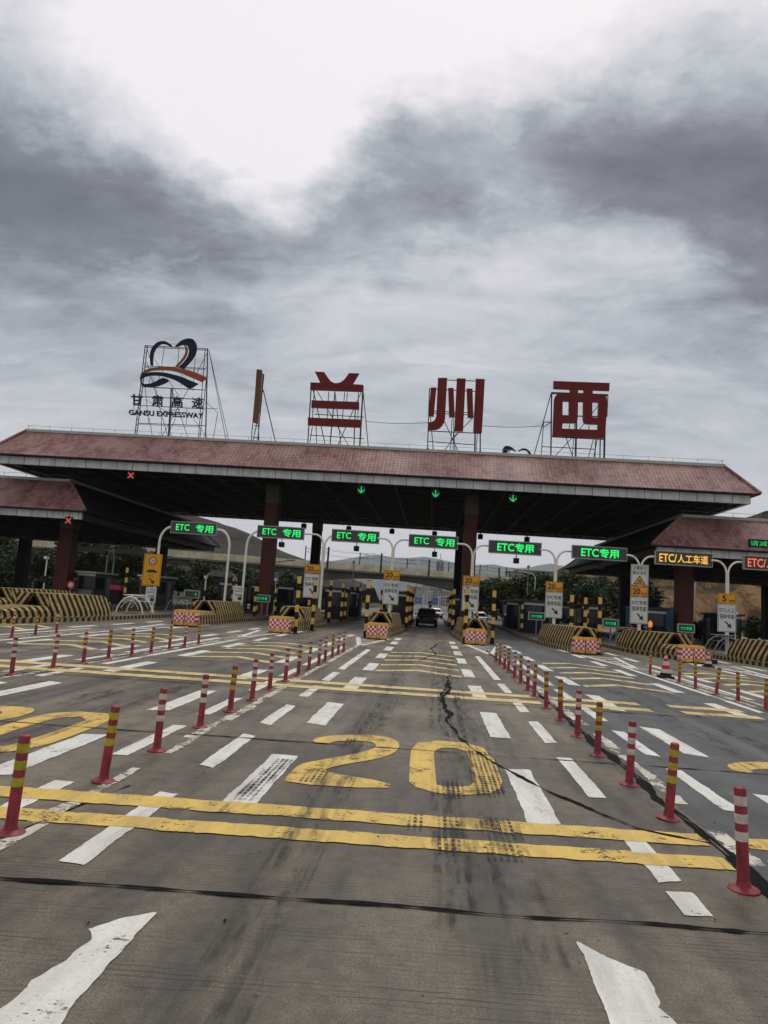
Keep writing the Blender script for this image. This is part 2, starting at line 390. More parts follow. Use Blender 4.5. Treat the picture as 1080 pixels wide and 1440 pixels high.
M['hazard'] = mat_hazard('yellow and black barrier paint')
M['kerb'] = mat_kerb()
M['postband'] = mat_postband()
M['checker'] = mat_checker()
M['pole'] = simple('cream enamelled steel', srgb(222,218,202), .45, var=.12)
M['galv'] = simple('grey galvanised steel', srgb(128,130,128), .5, .3, var=.15)
M['panel'] = mat_panel()
M['led_frame'] = simple('pale sign frame', srgb(160,158,154), .45, .2)
M['green'] = mat_led('green LEDs', (.01,.95,.16)); M['amber'] = mat_led('amber LEDs', (1.0,.55,.06)); M['redled'] = mat_led('red LEDs', (1.0,.16,.07))
M['green_dim'] = simple('dim green LEDs', (.01,.25,.06), .5, var=0, emit=(.01,.85,.2), es=.55); M['redled_dim'] = simple('dim red LEDs', (.3,.03,.02), .5, var=0, emit=(1,.12,.06), es=.6)
M['dimgreen'] = simple('dim green display', srgb(16,52,34), .4, var=.1, emit=(.0,.25,.1), es=.06)
M['tiles'] = mat_tiles(); M['fascia'] = mat_fascia()
M['coping'] = simple('pale ridge coping', srgb(172,174,162), .6, var=.15)
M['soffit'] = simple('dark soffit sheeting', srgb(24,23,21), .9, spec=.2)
M['truss'] = simple('dark truss steel', srgb(62,57,50), .6)  # also painted on the side canopies' inward fascias as shade
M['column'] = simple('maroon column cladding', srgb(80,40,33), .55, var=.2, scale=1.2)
M['colcap'] = simple('grey column head', srgb(96,92,86), .7)
M['charred'] = simple('dark grey cladding', srgb(26,26,26), .7, spec=.25)  # also painted on the side canopies' inward slopes as shade
M['glass'] = simple('dark glass', (.012,.015,.017), .12, var=0, spec=.35)
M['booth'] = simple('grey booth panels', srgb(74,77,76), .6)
M['sign_red'] = simple('dark red sign paint', srgb(104,22,18), .45, var=.2, scale=1.0)
M['sign_brown'] = simple('brown sign paint', srgb(104,66,38), .5, var=.2, scale=1.0)
M['steel_dark'] = simple('dark frame steel', srgb(48,52,52), .6, .2)
M['navy'] = simple('navy sign paint', srgb(16,20,54), .5); M['orange'] = simple('burnt orange sign paint', srgb(150,78,34), .45)
M['letter_black'] = simple('black lettering', (.012,.013,.015), .6, var=0)
M['plate_white'] = simple('white sign sheeting', srgb(206,208,204), .4, var=.1)
M['plate_yellow'] = simple('amber sign sheeting', srgb(222,156,30), .4, var=.12)
M['plate_edge'] = simple('white sign edge', srgb(216,214,206), .4, var=.05)
M['red_ring'] = simple('red sign ring', srgb(150,30,34), .4, var=.1)
M['blue_sign'] = simple('blue road sign', srgb(22,74,150), .4, var=.1)
M['dim_blue'] = simple('dull blue booth panel', srgb(24,32,48), .7); M['green_mark'] = simple('lime sign patch', srgb(150,190,60), .4, var=.1)
M['bridge'] = simple('aged bridge concrete', srgb(94,91,82), .85, var=.25, scale=.25)
M['parapet'] = mat_ribbed('beige parapet panels', srgb(176,164,132), srgb(206,196,164), 2.2)
M['bark'] = simple('bark', srgb(66,54,42), .9, var=.3)
M['leafA'] = mat_leaf('deep green leaves', (.012,.026,.008), (.055,.085,.022)); M['leafB'] = mat_leaf('olive green leaves', (.022,.036,.010), (.09,.11,.034))
M['hill_dark'] = mat_terrain('bare terraced hillside', srgb(54,48,43), srgb(70,62,54), srgb(46,48,36), .03, .55)
def mat_cliff():
    m, t, b = newmat('eroded loess cliff'); co = t.coord()
    g1 = t.noise(t.vmath('MULTIPLY', co, (1, .35, .35)), .16, 8, .68, dist=.8); g2 = t.noise(co, .05, 6, .6); g3 = t.noise(co, .5, 6, .7)
    col = t.mix(t.ramp(g1, .40, .60), srgb(70,54,38), srgb(150,116,80)); col = t.mix(t.ramp(g2, .46, .56, 0, .8), col, srgb(58,56,36)); col = t.mix(t.ramp(g3, .52, .66, 0, .8), col, srgb(36,38,24))
    t.put(b.inputs['Base Color'], col); b.inputs['Roughness'].default_value = .95; b.inputs['Specular IOR Level'].default_value = .1
    t.put(b.inputs['Normal'], t.bump(t.math('ADD', g1, t.math('MULTIPLY', g3, .4)), 1.0, 3.0)); return m
M['cliff'] = mat_cliff()
M['mountain'] = mat_terrain('far mountains', srgb(62,68,60), srgb(80,82,72), srgb(48,56,46), .002)
M['car_black'] = simple('black car paint', (.004,.004,.005), .35, var=0, spec=.2); M['car_white'] = simple('white car paint', (.75,.75,.74), .25, var=0)
M['car_red'] = simple('red car paint', srgb(150,26,26), .25, var=0); M['car_blue'] = simple('dark blue car paint', srgb(28,36,62), .25, var=0)
M['tail'] = simple('red tail lamp', (.25,.01,.01), .2, var=0, emit=(1,.05,.02), es=.35)
M['tail_off'] = simple('red lamp lens', (.22,.01,.012), .2, var=0, emit=(1,.05,.02), es=.02)
M['beacon'] = simple('orange warning lamp', (.9,.3,.05), .3, var=0, emit=(1,.32,.06), es=.5)
M['cone_red'] = simple('red cone plastic', srgb(186,42,58), .45, var=.2, scale=9)
M['blue_panel'] = mat_ribbed('blue corrugated sheet', srgb(62,108,140), srgb(88,132,158), .5)
M['cityA'] = simple('pale apartment render', srgb(166,164,158), .8, scale=.1); M['cityB'] = simple('buff apartment render', srgb(150,140,124), .8, scale=.1)
M['cladding_w'] = simple('white boxes', srgb(190,192,190), .5, var=.1)

# ================================================================== GROUND, ROAD AND MARKINGS
SK = .065                                                  # the joints run a little askew
def yk(x, y): return y+SK*(x+.3)
st = lambda o: tag(o, kind='structure')
st(MB().face([(-12300,-270,-.06),(12300,-270,-.06),(12300,9300,-.06),(-12300,9300,-.06)]).build('ground', M['earth']))
road = st(MB().face([(-75,-14,0),(75,-14,0),(75,125,0),(-75,125,0)]).build('road', M['concrete']))
hw = MB()
hw.face([(-15,125,0),(15,125,0),(13,900,0),(-13,900,0)])
st(hw.build('highway', M['asphalt']))
lane_sheet = MB()
n = 24
for i in range(n):
    y0, y1 = -4+i*92/n, -4+(i+1)*92/n
    w = lambda y: 7.75+.12*math.sin(y*.7)
    lane_sheet.face([(2.78,y0,.003),(w(y0),y0,.003),(w(y1),y1,.003),(2.78,y1,.003)])
lane_sheet.build('asphalt_lane', M['asphalt'], road)
ZM = .0062
def ragged(mb, quad, z=ZM, amp=.012, step=.12):            # a painted patch with an uneven edge
    pts = []
    for i in range(len(quad)):
        a, b = Vector((quad[i][0], quad[i][1], 0)), Vector((quad[(i+1) % len(quad)][0], quad[(i+1) % len(quad)][1], 0))
        L = (b-a).length; k = max(1, min(60, int(L/step)))
        d = (b-a).normalized(); nn = Vector((-d.y, d.x, 0))
        for j in range(k):
            p = a.lerp(b, j/k)
            if j: p += nn*amp*(1.2*noise.noise((p.x*2.5, p.y*2.5, 3.1))+.9*noise.noise((p.x*11, p.y*11, 8.2))-max(0, 2.6*noise.noise((p.x*6, p.y*6, 1.7))-1.0))
            pts.append((p.x, p.y, z))
    mb.face(pts)
LANES = [-22.4, -16.6, -11.0, -5.75, -.26, 5.55, 10.9, 16.5, 22.0]
white = MB(); yel = MB(); yfar = MB()
OUTL = [(5.1,7.0),(8.15,10.1),(11.1,13.15),(14.25,16.1),(17.2,19.3),(20.2,29.0)]
OUTR = [(5.27,5.68),(5.95,7.2),(8.35,10.4),(11.5,13.5),(14.65,16.6),(17.6,19.6),(20.6,29.7)]
INL = [(6.7,9.1),(11.3,13.7),(15.9,18.5),(20.6,23.0),(25.0,27.4),(29.3,31.7),(33.6,35.9),(37.6,39.8)]
INR = [(7.1,9.34),(11.5,14.1),(16.4,18.7),(20.8,23.2),(25.3,27.7),(29.4,31.7),(33.6,35.9),(37.6,39.8)]
for li, c in enumerate(LANES):
    near = abs(c) < 6.5
    for (x, w, segs) in ((c-2.19,.10,OUTL),(c+2.2,.10,OUTR),(c-1.46,.16,INL),(c+1.44,.16,INR)):
        for (a, b) in segs:
            if not near and R.random() < .08: continue
            if abs(c-5.55) < .1 and x > c and R.random() < .15: continue
            j = R.uniform(-.08, .08); sk = R.uniform(.0, .12)*(-1 if x < c else 1)
            ragged(white, [(x-w,a+j-sk),(x+w,a+j+sk*.3),(x+w,b+j+sk*.3),(x-w,b+j-sk)], amp=.013, step=.045)
# the two worn wedges nearest the camera
wl = [(220,1284),(172,1292),(124,1308),(129,1322),(104,1340),(96,1349),(74,1362),(44,1380),(38,1390),(0,1420),(-60,1470),(70,1470),(110,1405),(160,1350)]
ragged(white, [G(*p) for p in wl], amp=.012, step=.02)
wr = [(811,1325),(850,1345),(905,1368),(921,1392),(926,1418),(954,1445),(985,1485),(872,1485),(850,1420),(828,1364)]
ragged(white, [G(*p) for p in wr], amp=.012, step=.02)
white.build('white_marking', M['white_paint'], road, fix=False)
# flaking lines under the bollard rows and solid edge lines
fl = MB()
ROWS = [-19.0, -13.55, -8.3, -3.1, 2.86, 8.1, 13.4, 19.0]
for x in ROWS:
    y = 3.2
    while y < 32:
        L = R.uniform(.35, 1.1); w = R.uniform(.04, .11); o = R.uniform(-.04, .04)
        if R.random() < .92: ragged(fl, [(x+o-w,y),(x+o+w,y),(x+o+w*R.uniform(.5,1.1),y+L),(x+o-w*R.uniform(.6,1.1),y+L)], amp=.035, step=.09, z=.0054)
        y += L*.98
    if x not in (-3.1, 2.86):
        for dx in (-.32, .36):
            ragged(fl, [(x+dx-.055,19),(x+dx+.055,19),(x+dx+.055,33),(x+dx-.055,33)], amp=.012, step=.4, z=.0054)
fl.build('flaking_edge_line', M['white_flaky'], road, fix=False)
# hatched noses in front of the islands
ha = MB()
for x, yy in ((-18.6,21),(-13.3,30.5),(-8.3,31),(-3.05,31.2),(2.6,31.5),(8.05,29),(13.4,28.5)):
    ragged(ha, [(x-.12,yy),(x+.1,yy),(x-.62,yy+6.6),(x-.86,yy+6.6)], step=.5)
    ragged(ha, [(x-.02,yy),(x+.16,yy),(x+1.0,yy+6.8),(x+.8,yy+6.8)], step=.5)
    for k in range(4):
        f = .3+k*.19; ragged(ha, [(x-.6*f,yy+6.6*f),(x+.75*f,yy+6.3*f+.5),(x+.75*f,yy+6.3*f+.72),(x-.6*f,yy+6.6*f+.25)], step=.5)
ha.build('nose_hatching', M['white_paint'], road, fix=False)
# yellow rumble lines
def rumble(mb, x0, x1, y, w, z=ZM+.0026):
    k = max(4, int((x1-x0)/.075)); lo, hi = [], []
    for i in range(k+1):
        x = x0+(x1-x0)*i/k; blk = int(x/.36+100); o = ((blk*37) % 11-5)*.0022
        lo.append((x, yk(x,y-w/2)+o+R.uniform(-.012,.012), z)); hi.append((x, yk(x,y+w/2)+o+R.uniform(-.012,.012), z))
    for i in range(k):
        a_, b_, c_, d_ = lo[i], lo[i+1], hi[i+1], hi[i]
        if int(a_[0]/.36+100) != int(b_[0]/.36+100) and R.random() < .12: b_ = (a_[0]+(b_[0]-a_[0])*R.uniform(.75,.93), b_[1], b_[2])
        mb.face([a_,b_,c_,d_])
rumble(yel, -14.5, 2.62, 6.88, .34); rumble(yel, -14.5, 2.6, 6.27, .3); rumble(yel, 2.98, 4.6, 6.88, .32); rumble(yel, 2.98, 4.4, 6.27, .3)
for x0, x1 in ((-14.2,2.5),(2.9,4.9),(5.6,7.3),(9.0,13.0)):
    rumble(yfar, x0, x1, 16.0, .46); rumble(yfar, x0, x1, 17.0, .46)
for c in LANES:                                            # chevrons pointing to the booths
    for k in range(5):
        y = 20.4+k*1.9; j = R.uniform(-.05, .05); w = .46
        if abs(c-5.55) < .1:
            a0 = -1.2 if R.random() < .8 else -.4
        else: a0 = -1.25
        for xa, xb, ya, yb in ((a0,-.05,y+.05,y+1.05),(-.05,1.2,y+1.05,y+.05)):
            ragged(yfar, [(c+xa,ya+j),(c+xb,yb+j),(c+xb,yb+j+w),(c+xa,ya+j+w)], amp=.02, step=.2)
# the painted 20
two = [(437,1044),(447,1037),(480,1034),(520,1034),(545,1037),(560,1043),(562,1052),(552,1061),(530,1068),(470,1078),(452,1086),(549,1101),(547,1111),(398,1102),(405,1090),(420,1076),(440,1071),(500,1061),(525,1054),(530,1048),(520,1043),(490,1042),(470,1043),(462,1047)]
zo = [(70,480),(72,430),(76,390),(95,370),(150,364),(230,370),(280,385),(310,420),(325,455),(333,480),(325,500),(300,512),(230,518),(180,516),(140,510),(90,496)]
zi = [(148,488),(144,450),(140,400),(146,391),(160,385),(185,384),(200,385),(232,395),(242,420),(247,450),(250,480),(246,488),(240,492),(215,494),(190,495),(165,493)]
def smooth_loop(pts, k=2):
    for _ in range(k):
        out = []
        for i in range(len(pts)):
            a, b = pts[i], pts[(i+1) % len(pts)]
            out += [(a[0]*.75+b[0]*.25, a[1]*.75+b[1]*.25), (a[0]*.25+b[0]*.75, a[1]*.25+b[1]*.75)]
        pts = out
    return pts
num = MB()
g2 = [G(*p) for p in smooth_loop(two, 1)]
q = lambda p: G(540+p[0]/2, 860+p[1]/2)
go = [q(p) for p in zo]; gi = [q(p) for p in zi]
for dx, dy in ((0,0),(-5.46,0),(5.8,.4),(-10.8,.2),(11.2,.5)):
    num.face([(p.x+dx, p.y+dy, ZM+.0013) for p in g2])
    for i in range(len(go)):
        j = (i+1) % len(go)
        num.face([(p.x+dx, p.y+dy, ZM+.0013) for p in (go[i], go[j], gi[j], gi[i])])
num.build('speed_numeral', M['yellow_paint'], road, fix=False)
yel.build('yellow_rumble_line', M['yellow_paint'], road, fix=False)
yfar.build('yellow_chevron', M['yellow_faded'], road, fix=False)
# sealed joints and cracks
bi = MB()
def crack(pts, w, z=.0065, jit=.012, step=.1):
    path = []
    for a, b in zip(pts, pts[1:]):
        a, b = Vector((a[0],a[1],0)), Vector((b[0],b[1],0)); k = max(2, int((b-a).length/step))
        path += [a.lerp(b, i/k) for i in range(k)]
    path.append(Vector((pts[-1][0], pts[-1][1], 0)))
    L, Rr = [], []
    for i, p in enumerate(path):
        d = (path[min(i+1, len(path)-1)]-path[max(i-1, 0)]).normalized(); nn = Vector((-d.y, d.x, 0))
        ww = w*max(.16, .55+1.1*noise.noise((p.x*2.3, p.y*2.3, w*50))+.7*noise.noise((p.x*13, p.y*13, 2.2))+R.uniform(-.1,.2)); o = nn*noise.noise((p.x*1.3, p.y*1.3, 7.7))*jit*3
        L.append(p+o+nn*ww/2); Rr.append(p+o-nn*ww/2)
    for i in range(len(path)-1):
        bi.face([(v.x, v.y, z) for v in (L[i], Rr[i], Rr[i+1], L[i+1])])
def joint(y, w, x0=-40, x1=40, z=.0065): crack([(x, yk(x, y)) for x in (x0, -8, -3, 2.6, 8, x1)], w, z=z)
joint(4.97, .058, -9, 9, z=.0112)
for y, w in ((10.05,.05),(15.3,.045),(20.2,.045),(25.2,.05),(30.3,.05),(35.4,.06)): joint(y, w, z=.0112)
cp = [(633,950),(628,962),(620,975),(621,988),(628,1010),(640,1030),(665,1055),(700,1075),(780,1120),(840,1145),(900,1165),(1000,1187)]
crack([tuple(G(*p)[:2]) for p in cp], .06, z=.0118, jit=.03, step=.08)
crack([(.56,18.9),(.33,15.4),(.4,13)], .12, z=.0121, jit=.04)
crack([tuple(G(*p)[:2]) for p in ((592,929),(598,924.5),(613,920.5),(606,912),(615,906))], .09, z=.0119, jit=.03)
crack([(2.66,3.0),(2.66,12),(2.7,20),(2.62,34)], .11, z=.0068, jit=.02)
crack([(2.72,3.0),(2.71,9),(2.74,16)], .05, z=.0069, jit=.03)
for x in (-8.45, -13.7, -19.2, 7.85): crack([(x,3),(x+.05,18),(x,33)], .04)
crack([(-9.8,21.6),(-8.6,23.2),(-7.6,25)], .1, jit=.05); crack([(-2.9,7.2),(-3.4,4)], .03)
for k in range(60):                                        # crumbs of sealant and rubber
    x, y = R.uniform(-6, 6), R.uniform(4.2, 14); s = R.uniform(.004, .013)
    bi.face([(x+s*R.uniform(.4,1.3)*math.cos(a), y+1.6*s*R.uniform(.4,1.3)*math.sin(a), .0116) for a in (0,.9,1.9,2.8,3.9,5.1)])
bi.build('sealed_joint', M['bitumen'], road, fix=False)
for nm, mt_, zz_, lst in (('tread_mark','skid',.0108,((.24,6.05,7.15,.22),(.70,6.0,7.2,.28),(-.05,6.6,7.1,.14),(.74,7.95,10.3,.30),(.80,8.1,9.9,.26),(.30,7.75,8.4,.34),(-1.70,7.0,8.9,.20),(.34,7.8,8.5,.2),(-1.2,7.9,8.5,.26),(-1.05,9.8,10.4,.2),(-1.74,7.2,8.4,.14),(-5.0,5.9,7.2,.24),(-5.9,6.6,8.1,.22))),
      ('rubber_smear','smear',.0093,((.24,4.6,8.8,.34),(.70,4.4,11,.42),(-1.72,6.6,8.9,.22),(-.95,3.2,13,.4),(.45,3.0,16,.5),(.25,11,30,.4),(.75,11,34,.4),(-.8,11,30,.4),(-5.9,5,20,.5),(-5.0,5,20,.5),(4.9,4,24,.5),(6.3,4,24,.5),(5.6,9,30,.4)))):
    sk = MB()
    for x, y0, y1, w in lst: sk.face([(x-w/2,y0,zz_),(x+w/2,y0,zz_),(x+w/2+.03,y1,zz_),(x-w/2+.03,y1,zz_)]); zz_ += .0001
    sk.build(nm, M[mt_], road, fix=False)

# ================================================================== BOLLARDS
def bollard(bands):
    t = thing('bollard', 'x', 'bollard')
    MB().lathe([(.112,0),(.115,.010),(.106,.018),(.066,.024),(.054,.034),(.048,.07)], 20).build('base', M['red_rubber'], t, smooth=True)
    MB().lathe([(.046,.07),(.045,.73),(.042,.748),(.030,.757)], 18).build('post', M['red_rubber'], t, smooth=True)
    for z, b in zip((.36,.49,.62), bands):
        MB().lathe([(.0462,z),(.0468,z+.004),(.0468,z+.066),(.0462,z+.07)], 18).build('reflective_band', M['band_white' if b == 'w' else 'band_lime'], t, smooth=True)
    return t
protos = {'www': bollard('www'), 'lll': bollard('lll'), 'wlw': bollard('wlw')}
used = set()
desc = {'www':'white bands','lll':'lime yellow bands','wlw':'one lime band'}
def place_row(xs, kinds, where, group, leans={}):
    for i, (x, y) in enumerate(xs):
        k = kinds[i % len(kinds)]
        lab = f"{ORD[i]} bollard of {where}, {desc[k]}"
        if k in used: o = dup(protos[k], (x,y,.0))
        else: o = protos[k]; used.add(k); o.location = (x,y,0)
        o.rotation_euler = (R.uniform(-.03,.03), leans.get(i, R.uniform(-.04,.04)), R.uniform(0,6))
        if i in leans: o.rotation_euler = (0, leans[i], 0)
        o['label'] = lab; o['group'] = group
A = [(14,1172),(145,1099),(220,1056),(281,1023),(323,1001),(354,985),(379,970),(401,958),(419,950),(434,942),(448,936),(457,930),(467,925),(475,921),(483,917)]
place_row([tuple(G(*p)[:2]) for p in A], ['lll','lll','www','www','lll','www','www','www','wlw','wlw','www','www','lll','www','www'], 'the row left of the centre lane', 'bollards left of the centre lane', {1:.06, 0:.03})
D = [(1046,1252),(940,1152),(885,1104),(840,1063),(812,1036),(788,1013),(768,996),(751,980),(742,971),(732,961),(723.5,952.6),(715,945.5),(709.5,940.6),(703,935),(697.5,931)]
place_row([tuple(G(*p)[:2]) for p in D], ['www','lll','www','lll','www','lll','lll','lll','www','lll','www','lll','www','lll','www'], 'the row right of the centre lane', 'bollards right of the centre lane', {1:.07})
Bq = [(16,949),(74,940),(117,933),(152,927),(185,922),(212,918),(238,913),(259,910),(279,906)]
place_row([tuple(G(*p)[:2]) for p in Bq], ['www','www','wlw','lll','wlw','lll','lll','www','lll'], 'the second row on the left', 'bollards of the second row on the left', {1:.05})
place_row([tuple(G(*p)[:2]) for p in [(16,897),(49,894),(79,891)]], ['wlw','lll','wlw'], 'the far left row', 'bollards of the far left row')
Eq = [(1077,999),(1038,986),(1007,977),(978,968),(955,960),(914,948)]
place_row([tuple(G(*p)[:2]) for p in Eq], ['lll'], 'the outer row on the right', 'bollards of the outer row on the right', {2:.12})

# ================================================================== CONES
def cone():
    t = thing('traffic_cone', 'x', 'traffic cone')
    MB().bbox(-.24,.24,-.24,.24,0,.07,.02).lathe([(.2,.07),(.175,.17)],20).build('base', M['black'], t, smooth=True)
    prof = lambda z: .175-(z-.17)*.225
    for a, b, m_ in ((.17,.30,'band_white'),(.30,.43,'cone_red'),(.43,.56,'band_white'),(.56,.66,'cone_red'),(.66,.75,'band_white'),(.75,.86,'cone_red')):
        MB().lathe([(prof(a),a),(prof(b),b)],20).build('band', M[m_], t, smooth=True)
    return t
cn = cone(); cl = [(tuple(G(936,953)[:2]), 'tallest red and white cone, alone among bollards of the outer right row'),
      (tuple(G(996,938)[:2]), 'small red and white cone at the right end of the farther right crash drums'),
      (tuple(G(840,921)[:2]), 'red and white cone right of the crash drums beside three striped posts')]
for i, (p, lab) in enumerate(cl):
    o = cn if i == 0 else dup(cn)
    o.location = (p[0], p[1], .0); o['label'] = lab; o['group'] = 'red and white traffic cones'
    if i: o.scale = (.9,.9,.9)

# ================================================================== TOLL ISLANDS
# name: nose centre, rear centre, half widths, length of low nose, sits where (words)
ISL = [
 dict(k='a', n=(-24.6,36), r=(-24.6,46), h=(.6,1.2), low=3.2, w='at the far left edge'),
 dict(k='b', n=(-18.35,28.6), r=(-18.3,37.5), h=(.62,1.2), low=3.2, w='left of the white arched frames'),
 dict(k='c', n=(-13.2,38.0), r=(-13.55,47.6), h=(.6,1.0), low=3.4, w='between the two single sign poles'),
 dict(k='d', n=(-8.0,38.6), r=(-8.25,47.2), h=(.6,1.1), low=2.6, w='left of the lane beside the centre lane'),
 dict(k='e', n=(-2.9,39.2), r=(-2.95,47.6), h=(.55,1.05), low=2.3, w='left of the black SUV'),
 dict(k='f', n=(2.5,39.8), r=(2.6,47.6), h=(.6,1.1), low=2.2, w='right of the black SUV'),
 dict(k='g', n=(8.0,37.2), r=(7.9,45.2), h=(.62,1.3), low=.7, w='behind the crash drums with three striped posts'),
 dict(k='h', n=(13.3,36.4), r=(12.5,44.4), h=(.55,1.35), low=3.0, w='below the U-turn warning sign'),
 dict(k='i', n=(18.3,31.5), r=(17.6,41.0), h=(.6,1.35), low=3.2, w='below the 5 km/h sign'),
]
def island_body(d):
    mb = MB(); H = .2; c, cy = d['r']; x0, y0 = d['n']; a, b = d['h']
    pts = [(x0-a-.12,y0-.15),(x0+a+.12,y0-.15),(c+b+.1,cy-2),(c+b+.15,cy+6),(c+1.15,96),(c-1.15,96),(c-b-.15,cy+6),(c-b-.1,cy-2)]
    k = len(pts)
    vs = [(x,y,0) for x,y in pts]+[(x,y,H) for x,y in pts]
    fs = [tuple(range(k,2*k))]+[(i,(i+1)%k,k+(i+1)%k,k+i) for i in range(k)]
    mb.raw(vs, fs); st(mb.build('toll_island', M['kerb'], fix=True))
def crash_barrier(d):
    # local frame: y along the island from the nose (y=0), x across
    n, r = Vector((*d['n'],0)), Vector((*d['r'],0)); L = (r-n).length; rz = math.atan2(-(r.x-n.x), r.y-n.y)
    t = thing('crash_barrier', 'yellow and black striped concrete crash barrier '+d['w'], 'crash barrier', (n.x,n.y,0), rz, 'striped crash barriers on the toll islands')
    a, b = d['h']; hw = lambda y: a+(b-a)*min(1, y/(L*.75)); Lo = d['low']
    def sec(y, top, shoulder):
        w = hw(y); return [(-w,0),(-w,.235),(-w+.02,.25),(-w+.03,.52),(-w+shoulder,top),(w-shoulder,top),(w-.03,.52),(w-.02,.25),(w,.235),(w,0)]
    def loft(rows):
        mb = MB(); vs, fs = [], []
        for y, p in rows: vs += [(x,y,z) for x,z in p]
        m_ = len(rows[0][1])
        for i in range(len(rows)-1):
            for j in range(m_): k = (j+1) % m_; fs.append((i*m_+j, i*m_+k, (i+1)*m_+k, (i+1)*m_+j))
        fs.append(tuple(range(m_))[::-1]); fs.append(tuple((len(rows)-1)*m_+j for j in range(m_)))
        return mb.raw(vs, fs)
    nose = [(y, sec(y, .56+.16*math.sin(min(1, y/Lo)*math.pi/2), .16)) for y in [Lo*i/6 for i in range(7)]]
    loft(nose).build('low_nose', M['hazard'], t)
    H = 1.28
    y0 = Lo+.003; wall = []
    w0 = hw(y0)
    # front face with a triangular gap: an A of two legs
    fr = MB(); T = .22; z0 = .0; zt = H
    apx, gb, gz = 1.17, .46, .58
    wt = w0-.16
    left = [(-w0,z0),(-gb,z0),(-gb,gz),(-.05,apx),(-.05,zt),(-wt,zt),(-w0+.03,.52)]
    fr.prism(left, y0, y0+T); fr.prism([(-x,z) for x,z in left][::-1], y0, y0+T)
    fr.prism([(-gb,z0),(gb,z0),(gb,gz),(-gb,gz)], y0, y0+T)
    fr.prism([(-.05,apx),(.05,apx),(.05,zt),(-.05,zt)], y0, y0+T)
    fr.build('front_frame', M['hazard'], t)
    # side walls and top behind the front
    rows = [(y0+T+.002, sec(y0+T, H, .2))]
    for f in (.3,.6,.86): 
        y = y0+T+(L-y0-T)*f; rows.append((y, sec(y, H-.02*f, .2)))
    rows.append((L, sec(L, .92, .16)))
    mb = MB(); vs, fs = [], []
    m_ = 10
    for y, p in rows: vs += [(x,y,z) for x,z in p]
    for i in range(len(rows)-1):
        for j in range(m_-1): fs.append((i*m_+j, i*m_+j+1, (i+1)*m_+j+1, (i+1)*m_+j))
    fs.append(tuple((len(rows)-1)*m_+j for j in range(m_)))
    mb.raw(vs, fs); mb.build('body', M['hazard'], t)
    return t
def drum(loc, label, group, rz=0.0, proto=[None]):
    if proto[0] is None:
        t = thing('crash_drum', label, 'crash drum', loc, rz, group); proto[0] = t
        MB().bbox(-.27,.27,-.36,.36,.05,.80,.05).build('body', M['checker'], t, smooth=True)
        MB().bbox(-.22,.22,-.3,.3,.802,.84,.015).build('lid', M['plate_yellow'], t, smooth=True)
        mb = MB(); mb.box(-.25,-.1,-.33,.33,0,.06); mb.box(.1,.25,-.33,.33,0,.06); mb.build('skid', M['black'], t)
        return t
    return dup(proto[0], loc, rz, label, group)
for d in ISL: island_body(d)
for d in ISL: crash_barrier(d)
GD = 'yellow crash drums with red and white chequers'
for (px, py, wds) in ((249.5,880.5,'left drum of the pair below the yellow sign pole'),(265.5,881.5,'right drum of the pair below the yellow sign pole'),
                     (384,890,'left drum of the pair left of the leaning striped posts'),(398,891,'right drum of the pair left of the leaning striped posts'),
                     (522,899,'left drum of the pair left of the centre lane'),(536.5,900,'right drum of the pair left of the centre lane'),
                     (661,906.5,'left drum of the pair right of the centre lane'),(675.5,907.5,'right drum of the pair right of the centre lane'),
                     (815,920,'left drum of the pair beside the three striped posts'),(831,921,'right drum of the pair beside the three striped posts'),
                     (967,932.5,'left drum of the pair under the amber lit sign'),(984,933.5,'right drum of the pair under the amber lit sign')):
    g = G(px, py); drum((g.x, g.y+.36, 0), 'yellow chequered plastic crash drum, '+wds, GD, R.uniform(-.04,.04))
def striped_post(loc, label, h=3.0, lean=0.0, protos={}):
    if h not in protos:
        t = thing('striped_post', label, 'post', loc, 0, 'yellow and black striped steel posts'); protos[h] = t
        MB().tube([(0,0,0),(0,0,h)], .105, 16).build('post', M['postband'], t, smooth=True)
        MB().lathe([(.2,0),(.2,.03),(.12,.05)],16).build('base_plate', M['black'], t)
    else:
        t = dup(protos[h], loc, 0, label)
    t.rotation_euler = (0, lean, 0); return t
def sp(px, py, label, h=3.0, lean=0.0):
    g = G(px, py); striped_post((g.x,g.y,0), label, h, lean)
sp(513.5,897,'striped post left of the drums left of the centre lane')
sp(653.5,905.5,'striped post at the left side of the drums right of the centre lane')
sp(692,906,'striped post at the right side of the drums right of the centre lane')
sp(415,891,'left striped post before the barrier with the half hidden white lane sign')
sp(438.5,887,'right striped post before the barrier with the half hidden white lane sign')
sp(802,915.5,'leftmost of three striped posts around the crash drums')
sp(842,917,'rightmost of three striped posts, directly behind the cone')
g = P(824,840,43.0); striped_post((g.x,43.0,0), 'middle and farther of three striped posts near the crash drums')
striped_post((-1.75,50.5,.2), 'striped post at the booth corner left of the black SUV')
striped_post((-2.95,51.5,.2), 'striped post half hidden behind the white lane sign left of the SUV')
striped_post((1.55,52.5,.2), 'shaded striped post at the booth corner right of the black SUV')
striped_post((-7.1,49.5,.2), 'striped post right of the second white lane sign from the centre')
striped_post((-7.0,55.5,.2), 'striped post behind the other one by the green display')
for x, y, w in ((-1.75,57.5,'by the dark booth left of the SUV'),(-1.75,64,'at the far corner of the dark booth left of the SUV'),(1.5,60,'by the dark booth right of the SUV'),(-17.0,60,'by the booth under the left canopy'),(-22.9,52,'beside the grey booth at the far left')):
    striped_post((x,y,.2), 'striped guard post '+w)

